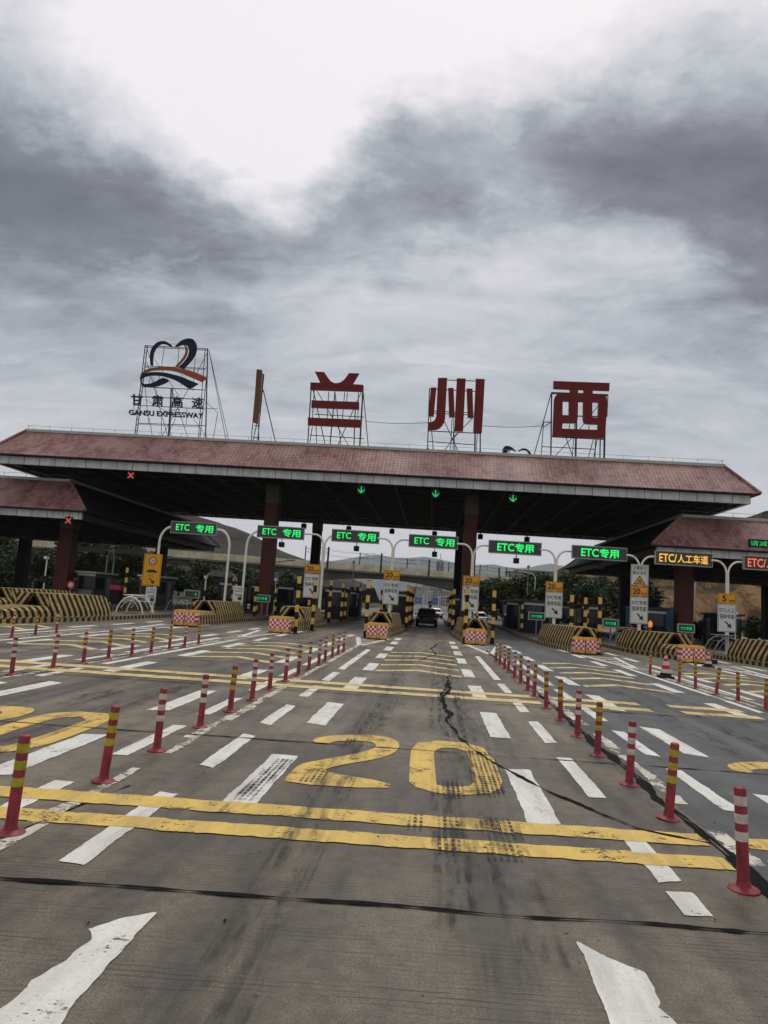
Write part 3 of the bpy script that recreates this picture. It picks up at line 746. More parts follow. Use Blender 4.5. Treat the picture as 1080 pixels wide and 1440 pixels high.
# ================================================================== SIGN POLES, LED SIGNS, PLATES
SD = [48,48,48,47,46,45,44,43.5]
SP_ = [(273,743),(395,749),(500,754.5),(609.5,762),(724,770.5),(842.5,778),(961,786)]
spos = [P(x,y,d) for (x,y),d in zip(SP_, SD)]
spos.append(Vector((spos[6].x+4.95, 43.5, spos[6].z-.02)))
poles = [('inverted', spos[0].x-2.35, 48.0, spos[0].z, -1), ('inverted', spos[0].x+2.6, 48.0, spos[0].z, 1), ('inverted', spos[1].x-2.3, 48.0, spos[1].z, -1)]
def bent(x, y, z, side, zfull, label):                     # single pole whose head bends over to one side
    t = thing('sign_pole', label, 'sign pole', (x,y,.2), 0, 'cream sign poles of the toll lanes')
    pts = [(0,0,0),(0,0,z-1.1-.2)]
    reach = .85
    for k in range(1, 9):
        a = math.pi/2*k/8; pts.append((-side*.8*(1-math.cos(a))*1.0, 0, z-1.1-.2+1.1*math.sin(a)))
    pts.append((-side*1.15,0,z-.2)) 
    MB().tube(pts, .085, 12).build('pole', M['pole'], t, smooth=True)
    MB().lathe([(.2,0),(.2,.03),(.1,.06)],16).build('base_plate', M['pole'], t)
    return t
bent(poles[0][1], 48, poles[0][3], -1, 0, 'cream pole bending right to the leftmost lit sign, above the yellow sign')
bent(poles[1][1], 48, poles[1][3], 1, 0, 'cream pole bending left to the leftmost lit sign')
bent(poles[2][1], 48, poles[2][3], -1, 0, 'cream pole bending right to the lit sign before the left column')
def ypole(x, y, z, la, ra, label):
    t = thing('sign_pole', label, 'sign pole', (x,y,.2), 0, 'cream sign poles of the toll lanes')
    zs = z-.75-.2
    MB().lathe([(.22,0),(.22,.03),(.12,.06)],16).build('base_plate', M['pole'], t)
    MB().tube([(0,0,.03),(0,0,zs)], .105, 14).build('pole', M['pole'], t, smooth=True)
    for sgn, reach in ((-1,la),(1,ra)):
        pts = [(0,0,zs-.25),(sgn*.03,0,zs)]
        for k in range(1, 9):
            a = math.pi/2*k/8; pts.append((sgn*(.05+.62*(1-math.cos(a))), 0, zs+.75*math.sin(a)))
        pts.append((sgn*reach,0,zs+.75))
        MB().tube(pts, .062, 10).build('arm', M['pole'], t, smooth=True)
    return t
HW = 1.6
between = ['between the second and third lit signs','between the third lit sign and the one above the SUV','between the lit sign above the SUV and the next','between the last two green lit signs','between a green and the amber lit sign','between the amber and the red lit signs']
yp = []
for i in range(1, 7):
    a, b = spos[i], spos[i+1]; x = (a.x+b.x)/2; y = (a.y+b.y)/2; z = (a.z+b.z)/2
    if i == 1: x = P(454,790,48).x+.0
    ypole(x, y, z, x-(a.x+HW)+.05, (b.x-HW)-x+.05, 'cream Y-shaped sign pole '+between[i-1]); yp.append((x,y,z))
lw = ['leftmost','second from the left','third from the left','above the black SUV','right of the one above the SUV','last green one, before the side canopy']
for i, s in enumerate(spos):
    col, txt = ('green', 'ETC 专用') if i < 6 else (('amber','ETC/人工车道') if i == 6 else ('redled','ETC/人工车道'))
    lab = {6:'amber lit lane sign in front of the right side canopy',7:'red lit lane sign cut off at the right edge'}.get(i) or 'green lit lane sign, '+lw[i]
    t = thing('led_lane_sign', lab, 'lit sign', (s.x,s.y,s.z), 0, 'lit lane signs on poles')
    hw_, hh = HW*(1.0 if i < 4 else 1.03), .37
    mb = MB(); mb.box(-hw_,hw_,-.1,.1,-hh,hh); mb.build('housing', M['panel'], t)
    mb = MB()
    for (x0,x1,z0,z1) in ((-hw_-.03,hw_+.03,hh,hh+.05),(-hw_-.03,hw_+.03,-hh-.05,-hh),(-hw_-.03,-hw_,-hh,hh),(hw_,hw_+.03,-hh,hh)): mb.box(x0,x1,-.13,.11,z0,z1)
    mb.build('frame', M['led_frame'], t)
    mb = MB(); zz = (-.27,.27)
    if i < 4: put_text(mb, 'ETC', -1.25, -.3, -.2, .24, -.106, .012); put_text(mb, '专用', .15, 1.38, zz[0], zz[1], -.106, .02)
    elif i < 6: put_text(mb, 'ETC', -1.12, -.05, -.25, .25, -.106, .02); put_text(mb, '专用', .0, 1.18, -.29, .29, -.106, .03)
    else: put_text(mb, 'ETC/', -1.45, -.42, -.25, .25, -.106, .012); put_text(mb, '人工车道', -.38, 1.42, -.26, .26, -.106, .015)
    mb.build('lettering', M[col], t, fix=False)
    if i in (1,2,3,4,5):
        h = thing('lane_camera', 'dark camera box below green lit sign '+lw[i].replace('last green one, ',''), 'camera', (s.x+.12,s.y,s.z-.43), 0, 'camera boxes hanging below the lit signs')
        MB().tube([(0,0,0),(0,0,-.22)], .03, 8).build('stem', M['charred'], h); MB().bbox(-.17,.17,-.2,.2,-.56,-.22,.02).build('housing', M['charred'], h)
def plate(mbs, x0, x1, z0, z1, y, m_): MB().bbox(x0,x1,y,y+.04,z0,z1,.012)
def rim(mb, x0, x1, z0, z1, y, w=.03):
    for a,b,c,d in ((x0,x1,z1-w,z1),(x0,x1,z0,z0+w),(x0,x0+w,z0+w,z1-w),(x1-w,x1,z0+w,z1-w)): mb.face([(a,y,c),(b,y,c),(b,y,d),(a,y,d)])
def arrow_dr(mb, cx, cz, s, y):                            # arrow pointing down to the right
    pts = [(-.5,.36),(-.36,.5),(.12,.04),(.3,.24),(.42,-.42),(-.22,-.26),(-.04,-.1)]
    mb.face([(cx+a*s, y, cz+b*s) for a, b in pts])
def lane_plate(x, y, z_top, txt1, speed, label, warn=False):
    t = thing('lane_sign', label, 'road sign', (x,y-.14,z_top), 0, 'white and amber lane signs on the poles')
    w = .53; z = 0.0
    if warn:
        p = MB().bbox(-w+.0,w,0,.04,-1.28,0,.01).build('warning_plate', M['plate_white'], t); mb = MB(); rim(mb,-w+.03,w-.03,-1.25,-.03,-.004,.02)
        put_text(mb,'注意前方',-.43,.43,-.33,-.08,-.004,.016); put_text(mb,'掉头车辆',-.43,.43,-.63,-.38,-.004,.016)
        mb.build('lettering', M['letter_black'], p, fix=False)
        mb = MB(); mb.face([(-.38,-.005,-1.2),(.38,-.005,-1.2),(0,-.005,-.66)]); mb.build('triangle_border', M['letter_black'], p, fix=False)
        mb = MB(); mb.face([(-.30,-.008,-1.155),(.30,-.008,-1.155),(0,-.008,-.74)]); mb.build('triangle', M['plate_yellow'], p, fix=False)
        mb = MB(); mb.tube([(-.07,-.012,-1.12),(-.07,-.012,-.99),(-.04,-.012,-.95),(.03,-.012,-.95),(.06,-.012,-.99),(.06,-.012,-1.05)], .022, 6); mb.face([(.0,-.014,-1.04),(.12,-.014,-1.04),(.06,-.014,-1.12)]); mb.build('turn_arrow', M['letter_black'], p)
        z = -1.32
    p = MB().bbox(-w,w,0,.04,z-.60,z,.01).build('speed_plate', M['plate_yellow'], t)
    mb = MB(); rim(mb,-w+.03,w-.03,z-.57,z-.03,-.004,.022)
    if speed == '20': put_text(mb,'20',-.40,.06,z-.49,z-.12,-.004,.03)
    else: put_text(mb,'5',-.28,-.03,z-.49,z-.12,-.004,.04)
    put_text(mb,'km/h',.11,.44,z-.49,z-.33,-.004,.025); mb.build('lettering', M['letter_black'], p, fix=False)
    z -= .64
    p = MB().bbox(-w,w,0,.04,z-1.62,z,.01).build('lane_plate', M['plate_white'], t)
    mb = MB(); rim(mb,-w+.03,w-.03,z-1.59,z-.03,-.004,.02)
    put_text(mb,txt1,-.43,.43,z-.49,z-.21,-.004,.018); put_text(mb,'保持车距',-.43,.43,z-.86,z-.57,-.004,.016)
    arrow_dr(mb,.08,z-1.2,.44,-.004); mb.build('lettering', M['letter_black'], p, fix=False)
    return t
for (px, py), i, txt, spd, lab, wn in (((440,793.5),0,'ETC专用','20','amber 20 plate over white lane plate behind two striped posts',False),
     ((551.5,802),1,'ETC专用','20','amber 20 plate over white lane plate just left of the centre lane',False),
     ((663,810),2,'ETC专用','20','amber 20 plate over white lane plate just right of the centre lane',False),
     ((780,818),3,'ETC专用','20','amber 20 plate over white lane plate on the pole above short angled barrier',False),
     ((900,794),4,'ETC专用','20','tall sign with a U-turn warning plate above its amber 20 plate',True),
     ((1022.5,834.5),5,'ETC/人工','5','amber 5 plate over white lane plate, rightmost of the lane signs',False)):
    x, y, z = yp[i]; q_ = P(px, py, y-.14); lane_plate(q_.x, y, q_.z, txt, spd, lab, wn)
# the tall amber sign and the two small white plates on the left
q_ = P(216,779,47.86)
t = thing('speed_sign', 'tall amber sign with a 20 disc, a car and an arrow', 'road sign', (q_.x,47.86,q_.z))
p = MB().bbox(-.64,.64,0,.05,-2.2,0,.015).build('plate', M['plate_yellow'], t); mb = MB(); rim(mb,-.60,.60,-2.16,-.04,-.004,.025); mb.build('border', M['letter_black'], p, fix=False)
disc = lambda mb, r, cz, y, n=28: mb.face([(r*math.cos(2*math.pi*k/n), y, cz+r*math.sin(2*math.pi*k/n)) for k in range(n)])
mb = MB(); disc(mb,.29,-.48,-.004); mb.build('disc_edge', M['letter_black'], p, fix=False)
mb = MB(); disc(mb,.275,-.48,-.006); mb.build('disc_ring', M['red_ring'], p, fix=False)
mb = MB(); disc(mb,.21,-.48,-.008); mb.build('disc', M['plate_white'], p, fix=False)
mb = MB(); put_text(mb,'20',-.14,.14,-.6,-.36,-.011,.02); put_text(mb,'ETC',-.2,.2,-1.55,-1.42,-.004,.005)
mb.face([(-.38,-.004,-1.22),(-.3,-.004,-1.16),(-.2,-.004,-1.08),(.22,-.004,-1.08),(.3,-.004,-1.16),(.4,-.004,-1.2),(.4,-.004,-1.28),(-.38,-.004,-1.28)])
arrow_dr(mb,.08,-1.87,.44,-.004); mb.build('lettering', M['letter_black'], p, fix=False)
for px, py, d, lab in ((213,825.5,47.8,'small white notice plate under the tall amber sign'),(336,824,47.8,'small white notice plate on the pole before the left column')):
    q_ = P(px, py, d); t = thing('notice_plate', lab, 'road sign', (q_.x,d,q_.z), 0, 'small white notice plates')
    p = MB().bbox(-.36,.36,0,.04,-1.06,0,.01).build('plate', M['plate_white'], t); mb = MB()
    put_text(mb,'ETC专用车道',-.28,.28,-.24,-.1,-.004,.005); put_text(mb,'请保持车距',-.28,.28,-.42,-.28,-.004,.005); arrow_dr(mb,-.14,-.6,.2,-.004)
    mb.face([(.0,-.004,-.96),(.26,-.004,-.96),(.26,-.004,-.56),(.0,-.004,-.56)]); mb.build('lettering', M['letter_black'], p, fix=False)
    mb = MB(); mb.face([(.04,-.007,-.76),(.22,-.007,-.76),(.22,-.007,-.6),(.04,-.007,-.6)]); mb.build('green_patch', M['green_mark'], p, fix=False)
# fee displays on short posts
for px, py, d, w, lab, lit in ((270,835.5,52,1.2,'unlit grey fee display on a post left of the second pole',0),(369,841.5,56,1.3,'green fee display at the foot of the left column',1),
     (754.5,866.5,54,1.25,'green fee display left of the short angled barrier',1),(858.5,876.5,51,1.15,'green fee display left of the U-turn warning sign',1),(964.5,883.5,50,1.15,'green fee display before the right maroon column',1),(638,857,70,1.2,'green fee display left of the centre right sign',1)):
    q_ = P(px, py, d); t = thing('fee_display', lab, 'display', (q_.x,d,.2), 0, 'small fee displays on posts'); z = q_.z-.2
    MB().bbox(-w/2,w/2,-.08,.08,z-.3,z+.3,.015).build('housing', M['led_frame'], t)
    s_ = MB(); s_.face([(-w/2+.09,-.084,z-.22),(w/2-.09,-.084,z-.22),(w/2-.09,-.084,z+.22),(-w/2+.09,-.084,z+.22)]); s_ = s_.build('screen', M['dimgreen' if lit else 'panel'], t, fix=False)
    mb = MB(); put_text(mb,'ETC车道' if lit else '车',(-w*.3 if lit else w*.2),w*.32,z-.11,z+.11,-.09,.015); mb.build('lettering', M['green_dim'], s_, fix=False)
    MB().tube([(0,0,0),(0,0,z-.3)], .045, 10).build('post', M['galv'], t, smooth=True)
    MB().tube([(.45,.1,0),(.45,.1,z+.28)], .06, 10).build('side_post', M['galv'], t, smooth=True)
# white arched guard frames on the islands
def arch(loc, label, m_='pole', proto={}):
    t = thing('arched_guard', label, 'guard frame', loc, 0, 'arched tube guard frames on the islands')
    for y in (0.0, 1.5):
        pts = [(-.85,y,0),(-.76,y,.35),(-.56,y,.70),(-.28,y,.94),(0,y,1.0),(.28,y,.94),(.56,y,.70),(.76,y,.35),(.85,y,0)]
        mb = MB().tube(pts,.05,8); mb.tube([(x*.72,yy,z*.78) for x,yy,z in pts[1:-1]],.022,6); mb.build('arch', M[m_], t, smooth=True)
    mb = MB()
    for x, z in ((-.5,.76),(0,1.04),(.5,.76)): mb.tube([(x,0,z),(x,1.5,z)],.025,8)
    mb.build('tie_rail', M[m_], t); MB().bbox(-.55,.55,.1,1.4,1.07,1.13,.02).build('top_plate', M[m_], t)
    return t
q_ = G(180,864); arch((P(181,868,42.5).x,42.5,.2), 'nearer white arched guard frame left of the amber sign'); arch((P(241,866,49).x,50.0,.2), 'farther arched guard frame right of the amber sign', 'galv')
arch((12.4,46.2,.2), 'dim arched guard frame behind the barrier below the U-turn sign', 'galv'); arch((17.2,43.0,.2), 'dim arched guard frame behind the barrier below the 5 km/h sign', 'galv')

# ================================================================== CANOPIES
def canopy(name, label, x0, x1, yf, yb, zb, zt, zr, run, side, columns, capz, ridge_rail=True, shaded_side=None):
    t = thing(name, label, 'toll canopy', ((x0+x1)/2, (yf+yb)/2, 0)); cx, cy = (x0+x1)/2, (yf+yb)/2
    a, b, f, k = x0-cx, x1-cx, yf-cy, yb-cy
    ov = .5
    A_ = [(a-ov,f-ov,zt),(b+ov,f-ov,zt),(b+ov,k+ov,zt),(a-ov,k+ov,zt)]; B_ = [(a+side,f+run,zr),(b-side,f+run,zr),(b-side,k-run,zr),(a+side,k-run,zr)]
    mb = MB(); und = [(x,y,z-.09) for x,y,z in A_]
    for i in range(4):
        j = (i+1) % 4; mb.m(1 if i == shaded_side else 0).face([A_[i],A_[j],B_[j],B_[i]]); mb.m(1).face([und[i],und[j],A_[j],A_[i]])  # inward slope coloured near black, standing in for the main roof's shadow
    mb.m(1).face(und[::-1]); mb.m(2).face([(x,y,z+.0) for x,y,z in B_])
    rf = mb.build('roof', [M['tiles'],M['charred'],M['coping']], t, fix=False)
    mb = MB(); e = .18
    for i in range(4):
        p, q2 = Vector(B_[i]), Vector(B_[(i+1)%4]); mb.tube([p+Vector((0,0,.06)),q2+Vector((0,0,.06))], .16, 4, rot=math.pi/4)
    mb.build('coping', M['coping'], rf)
    for i in range(4):
        MB().tube([Vector(A_[i])+Vector((0,0,.05)),Vector(B_[i])+Vector((0,0,.05))], .13, 8).build('hip_cap', M['tiles'], rf, smooth=True)
    mb = MB(); w = .25
    mb.box(a,b,f,f+w,zb,zt-.1); mb.box(a,b,k-w,k,zb,zt-.1); mb.m(1 if shaded_side == 3 else 0).box(a,a+w,f+w,k-w,zb,zt-.1); mb.m(1 if shaded_side == 1 else 0).box(b-w,b,f+w,k-w,zb,zt-.1)  # inward fascia coloured dark as well, for shade under the main roof
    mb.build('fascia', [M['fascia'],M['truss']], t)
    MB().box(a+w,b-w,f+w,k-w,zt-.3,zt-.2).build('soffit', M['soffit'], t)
    mb = MB(); nx = max(4, int((b-a)/2.9)); ny = max(4, int((k-f)/2.9)); dx, dy = (b-a-.6)/nx, (k-f-.6)/ny; z1, z2 = zb+.12, zt-.34
    for i in range(nx+1): mb.bar((a+.3+i*dx,f+.3,z1),(a+.3+i*dx,k-.3,z1),.09)
    for j in range(ny+1): mb.bar((a+.3,f+.3+j*dy,z1+.01),(b-.3,f+.3+j*dy,z1+.01),.09)
    for i in range(nx):
        for j in range(ny):
            c_ = (a+.3+(i+.5)*dx,f+.3+(j+.5)*dy,z2)
            for (u,v) in ((0,0),(1,1)): mb.bar((a+.3+(i+u)*dx,f+.3+(j+v)*dy,z1),c_,.06)
    mb.build('truss', M['truss'], t, fix=False)
    for (x, y, wd) in columns:
        x -= cx; y -= cy
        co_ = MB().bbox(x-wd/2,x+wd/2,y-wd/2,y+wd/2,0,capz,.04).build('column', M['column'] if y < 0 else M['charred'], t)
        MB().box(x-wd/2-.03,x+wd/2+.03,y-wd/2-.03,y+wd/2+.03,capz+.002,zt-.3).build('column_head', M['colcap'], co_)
    if ridge_rail:
        mb = MB(); L = (b-side)-(a+side); n_ = int(L/1.9)
        for i in range(n_+1):
            x = a+side+.1+i*(L-.2)/n_; mb.bar((x,f+run+.05,zr+.1),(x,f+run+.05,zr+.5),.03)
        mb.tube([(a+side,f+run+.05,zr+.48),(b-side,f+run+.05,zr+.48)],.014,5)
        for s_ in (a+side+.05, b-side-.05): mb.tube([(s_,f+run,zr+.48),(s_,k-run,zr+.48)],.014,5)
        mb.build('ridge_rail', M['galv'], t)
    return t
canopy('toll_canopy', 'long main toll canopy with red tiled roof over the centre lanes', -35.9, 23.1, 54, 87, 10.9, 11.62, 14.15, 2.4, 1.0, [(-14.3,60.5,1.1),(2.85,60.5,1.1),(-14.2,84,1.05),(2.85,84,1.05)], 9.7)
canopy('side_canopy', 'lower red tiled side canopy at the right, partly beneath the main roof', 16.4, 60, 54, 89, 6.75, 7.4, 10.05, 2.6, 2.6, [(20.4,60,1.2),(21.4,82,1.1),(37.5,60,1.2),(37.0,82,1.1)], 6.4, shaded_side=3)
canopy('side_canopy', 'lower red tiled side canopy at the left, partly beneath the main roof', -72, -28.0, 54, 89, 6.75, 7.4, 10.1, 2.6, 2.6, [(-32.0,60,1.2),(-32.2,82,1.1),(-49,60,1.2),(-49,82,1.1)], 6.4, shaded_side=1)
# lane signals under the eaves
def signal(px, py, d, kind, lab, s=.31):
    q_ = P(px, py, d); t = thing('lane_signal', lab, 'lane signal', q_, 0, 'lane signals below the eaves')
    MB().bbox(-s,s,0,.18,-s,s,.02).build('housing', M['black'], t)
    mb = MB(); mb.bar((0,.1,s),(0,.1,s+.45),.05); mb.build('hanger', M['truss'], t)
    mb = MB(); w = .04
    if kind == 'x':
        for sg in (1,-1):
            d_ = Vector((1,0,sg)).normalized(); n_ = Vector((-d_.z,0,d_.x)); L = s*1.0
            mb.face([tuple(p+Vector((0,-.005-.002*sg,0))) for p in (d_*L+n_*w, d_*-L+n_*w, d_*-L-n_*w, d_*L-n_*w)])
        mb.build('red_cross', M['redled_dim'], t, fix=False)
    else:
        mb.face([(-.04,-.006,.27),(.04,-.006,.27),(.04,-.006,-.16),(-.04,-.006,-.16)])
        for sg in (1,-1): mb.face([(0,-.009,-.28),(sg*.26,-.009,-.02),(sg*.26,-.009,.09),(0,-.009,-.16)])
        mb.build('green_arrow', M['green_dim'], t, fix=False)
signal(184,668.5,53.9,'x','red cross lane signal under the main eave at left'); signal(96,732,53.9,'x','red cross lane signal under the left side canopy eave')
signal(508,689,53.9,'a','leftmost of the three green arrow lane signals'); signal(612.5,694.5,53.9,'a','middle of the three green arrow lane signals'); signal(721.5,701,53.9,'a','rightmost of the three green arrow lane signals')
q_ = P(1064,764,53.8); t = thing('lane_message_panel', 'dark panel with green lettering on the right side canopy eave', 'lit sign', q_)
MB().bbox(-.55,1.6,0,.15,-.3,.3,.02).build('housing', M['black'], t); mb = MB(); put_text(mb,'请减速',-.45,1.4,-.2,.2,-.01,.0); mb.build('lettering', M['green_dim'], t, fix=False)
# floodlight boxes along the back eave
for i, (px, lab) in enumerate(((426,'beside the left back column'),(490.5,'second from the left'),(552,'third from the left'),(612,'above the lit sign over the SUV'),(676,'right of the right column'),(740.5,'above the fifth lit sign'))):
    q_ = P(px, 0, 86.8); t = thing('floodlight_box', 'dark floodlight box hanging from the back eave '+lab, 'floodlight', (q_.x if False else (px-608)*.0868-(.067*.098*86.8),86.6,10.9), 0, 'floodlight boxes along the back eave')
    MB().bbox(-.3,.3,-.25,.25,-.75,-.15,.03).build('housing', M['charred'], t); MB().box(-.06,.06,-.06,.06,-.15,0).build('bracket', M['truss'], t)

# ================================================================== ROOFTOP SIGNS
RD = 58.6; RZ = 14.15
class Tr:                                                   # trace: crop pixel -> local X,Z of a sign whose plane is at RD
    def __init__(s, ox, oy, sc, d=RD): s.o = (ox,oy); s.s = sc; s.d = d
    def w(s, x, y): return P(s.o[0]+x/s.s, s.o[1]+y/s.s, s.d)
def sign_root(label, tr, x, cat='roof sign', name='roof_sign'):
    return thing(name, label, cat, (x, tr.d, RZ), 0)
def polys(root, tr, name, m_, plist, th=.3, y=-.15, smooth=0, parent=None):
    mb = MB(); o = Vector(root.location)
    for pl in plist:
        pts = smooth_loop(pl, smooth) if smooth else pl
        loc = [tr.w(*p)-o for p in pts]; mb.prism([(v.x,v.z) for v in loc], y, y+th)
    return mb.build(name, m_, parent or root)
def frame(root, tr, lines, r=.035, y=.25, name='frame', back=[]):
    mb = MB(); o = Vector(root.location)
    for ln in lines:
        w_ = r
        if len(ln) == 3: w_ = ln[2]
        a, b = tr.w(*ln[0])-o, tr.w(*ln[1])-o; mb.bar((a.x,y,a.z),(b.x,y,b.z),w_*2)
    for (p, q2, dy) in back:                               # struts that lean back to the flat roof
        a = tr.w(*p)-o; b = tr.w(*q2)-o; mb.bar((a.x,y,a.z),(b.x,y+dy,0.05),r*2); 
    return mb.build(name, M['steel_dark'], root)
# first character
T1 = Tr(340,505,5.684); r1 = sign_root('dark red character on a roof frame, two flared tips over three bars', T1, T1.w(750,690).x)
polys(r1, T1, 'character', M['sign_red'], [
  [(585,103),(662,108),(690,152),(715,182),(740,194),(755,197),(755,222),(550,214),(550,190),(628,192)],
  [(755,197),(790,190),(818,170),(842,140),(860,115),(938,118),(885,204),(972,209),(972,235),(755,222)],
  [(550,214),(972,235),(970,262),(548,246)], [(560,332),(938,346),(938,403),(558,389)], [(530,469),(952,488),(950,548),(530,530)]])
frame(r1, T1, [((552,200),(522,690),.05),((575,245),(560,470)),((600,250),(725,470)),((692,255),(678,475)),((742,258),(700,695),.05),((820,258),(800,480)),((842,260),(835,345)),((968,210),(940,705),.07),((950,262),(760,695)),((765,540),(862,705)),((905,400),(893,705),.05),((575,434),(975,458)),((540,602),(972,630)),((590,530),(596,690)),((560,535),(540,660)),((930,262),(925,490))], back=[((966,230),(995,705),3.5),((558,200),(640,700),4.0),((740,240),(760,700),4.0)])
# divider bar
rb = sign_root('tall narrow brown divider bar on a lattice stand', T1, T1.w(105,655).x)
polys(rb, T1, 'bar', M['sign_brown'], [[(122,85),(160,88),(127,510),(93,505)]], th=.5)
frame(rb, T1, [((98,330),(68,655)),((115,505),(82,655)),((172,115),(120,660)),((128,510),(130,660)),((90,622),(138,626)),((95,525),(135,530)),((165,118),(140,420)),((152,240),(165,250)),((100,300),(90,420)),((160,115),(174,116)),((140,325),(158,328)),((135,430),(148,432))], back=[((166,240),(243,670),2.5)])
# second character
T2 = Tr(590,515,5.4); r2 = sign_root('dark red character on a roof frame, three tall strokes with three dots', T2, T2.w(270,655).x)
polys(r2, T2, 'character', M['sign_red'], [
  [(85,165),(128,165),(108,382),(68,380)], [(140,92),(210,92),(194,395),(188,425),(172,452),(150,473),(120,484),(62,484),(65,430),(95,425),(115,412),(126,385)],
  [(217,168),(258,168),(267,388),(224,388)], [(283,95),(350,97),(330,495),(263,492)], [(357,172),(402,174),(408,393),(365,392)], [(427,98),(495,102),(473,504),(407,500)]])
frame(r2, T2, [((75,162),(60,645),.05),((75,165),(430,185)),((210,98),(430,106)),((110,335),(420,350)),((110,352),(420,366)),((60,486),(470,505),.04),((68,567),(420,592)),((246,400),(236,652)),((258,500),(256,655)),((190,415),(300,655)),((283,505),(180,650)),((420,370),(240,560)),((420,505),(418,660)),((440,505),(430,660)),((462,505),(462,660),.06),((60,616),(70,645),.09)], back=[((246,200),(290,650),4.0),((75,300),(120,650),4.0),((430,300),(445,655),4.0)])
# third character
T3 = Tr(750,525,8.308); r3 = sign_root('dark red character on a roof frame, box shape with three window gaps', T3, T3.w(530,1000).x)
polys(r3, T3, 'character', M['sign_red'], [
  [(235,95),(887,118),(884,206),(233,182)], [(425,184),(520,192),(520,248),(425,244)], [(585,194),(690,199),(690,254),(585,250)],
  [(240,325),(245,290),(262,262),(285,246),(310,240),(425,244),(520,248),(585,250),(690,254),(815,256),(838,266),(852,288),(858,345)],
  [(240,325),(340,326),(338,505),(340,582),(332,650),(228,650)], [(228,650),(332,650),(748,665),(840,668),(832,760),(222,735)],
  [(413,326),(520,332),(515,540),(508,562),(492,576),(470,584),(340,582),(338,505),(412,507)], [(580,334),(685,340),(685,520),(752,523),(750,600),(620,594),(598,586),(584,570),(577,540)],
  [(757,345),(858,345),(840,668),(748,665),(750,600),(752,523)]])
frame(r3, T3, [((220,210),(210,980),.06),((225,215),(880,240),.05),((225,228),(880,253)),((340,485),(860,500),.05),((510,500),(500,990),.08),((225,735),(850,765),.04),((880,240),(868,500),.04),((845,500),(835,1005),.08),((790,760),(785,1000),.05),((735,750),(728,1000)),((105,848),(725,880)),((385,735),(475,990)),((465,740),(240,980)),((712,750),(645,998)),((757,380),(540,655)),((660,600),(655,660)),((430,585),(428,655)),((130,560),(215,562)),((120,625),(215,560)),((125,560),(95,975))], back=[((212,230),(40,960),4.0),((510,300),(560,990),4.0),((845,300),(800,1000),4.0)])
# emblem and name of the operator
T4 = Tr(170,465,7.2); r4 = sign_root('blue and orange heart emblem with black lettering on a tall lattice frame', T4, T4.w(490,1060).x)
HEART_L = [(305,352),(299,290),(300,235),(312,195),(335,158),(365,128),(400,113),(440,109),(475,120),(505,140),(525,160),(500,162),(470,145),(440,136),(410,138),(380,155),(355,185),(337,225),(327,290),(326,356)]
HEART_R = [(550,170),(578,138),(612,108),(655,90),(700,82),(735,92),(758,118),(772,160),(768,210),(752,255),(722,300),(680,345),(640,385),(612,380),(585,375),(625,340),(660,300),(685,260),(696,215),(692,180),(675,155),(650,144),(620,146),(585,158)]
HEART_O = [(635,150),(660,154),(674,168),(680,210),(668,250),(640,295),(605,335),(575,366),(556,362),(600,320),(635,275),(655,235),(660,195),(652,165)]
RIB_O = [(200,452),(225,425),(262,400),(300,386),(345,377),(410,372),(480,373),(560,380),(640,392),(710,410),(770,432),(825,455),(880,480),(850,500),(820,522),(760,494),(700,470),(630,440),(560,416),(500,405),(440,400),(385,401),(330,405),(290,412),(250,425)]
RIB_B = [(196,492),(208,462),(235,440),(280,428),(330,424),(390,424),(450,430),(520,444),(585,461),(640,480),(690,501),(740,522),(785,541),(745,565),(702,590),(682,584),(664,574),(632,552),(600,530),(560,508),(520,490),(470,473),(420,461),(370,456),(320,455),(275,461),(240,471),(218,486)]
RIB_L = [(203,490),(214,492),(212,520),(222,534),(250,545),(290,542),(330,531),(362,516),(390,500),(415,488),(440,482),(466,494),(492,508),(468,524),(438,540),(390,558),(340,570),(290,574),(248,570),(218,558),(204,535)]
em = polys(r4, T4, 'emblem', M['navy'], [HEART_L, HEART_R, RIB_B, RIB_L], th=.2)
polys(r4, T4, 'orange_ribbon', M['orange'], [RIB_O, HEART_O], th=.2, y=-.153, parent=em)
def slanted_text(root, tr, body, x0, x1, y0a, y1a, y0b, y1b, bold, name, th=.15, parts=None):
    vs, fs = text_geo(body, bold); mb = MB(); o = Vector(root.location); k = len(vs); front, backv = [], []
    for a, b in vs:
        px = x0+(x1-x0)*a; yt = y0a+(y0b-y0a)*a; yb = y1a+(y1b-y1a)*a; v = tr.w(px, yb+(yt-yb)*b)-o; front.append((v.x,-.15,v.z)); backv.append((v.x,0,v.z))
    mb.raw(front, fs); mb.raw(backv, [f[::-1] for f in fs])
    from collections import Counter
    ed = Counter(); dirn = {}
    for f in fs:
        for i in range(len(f)):
            a, b = f[i], f[(i+1) % len(f)]; ed[tuple(sorted((a,b)))] += 1; dirn[tuple(sorted((a,b)))] = (a,b)
    base = len(mb.v); mb.v += [Vector(p) for p in front+backv]
    for e, c_ in ed.items():
        if c_ == 1: a, b = dirn[e]; mb.f.append((base+b, base+a, base+k+a, base+k+b)); mb.mi.append(0)
    return mb.build(name, M['letter_black'], root, fix=False)
for ch, x0 in (('甘',108),('肃',318),('高',516),('速',722)):
    f_ = (x0-108)/614; slanted_text(r4, T4, ch, x0, x0+114, 643+f_*32, 755+f_*32, 649+f_*32, 761+f_*32, .013, 'character')
slanted_text(r4, T4, 'GANSU EXPRESSWAY', 86, 836, 803, 856, 838, 892, .022, 'lettering')
fl_ = []
for (xa,xb) in ((235,130),(258,150)): fl_.append(((xa,140),(xb,1050),.035))
for k in range(16): f_ = k/16; fl_.append(((235-105*f_,140+910*f_),(258-108*(f_+.03),140+910*(f_+.03)),.02))
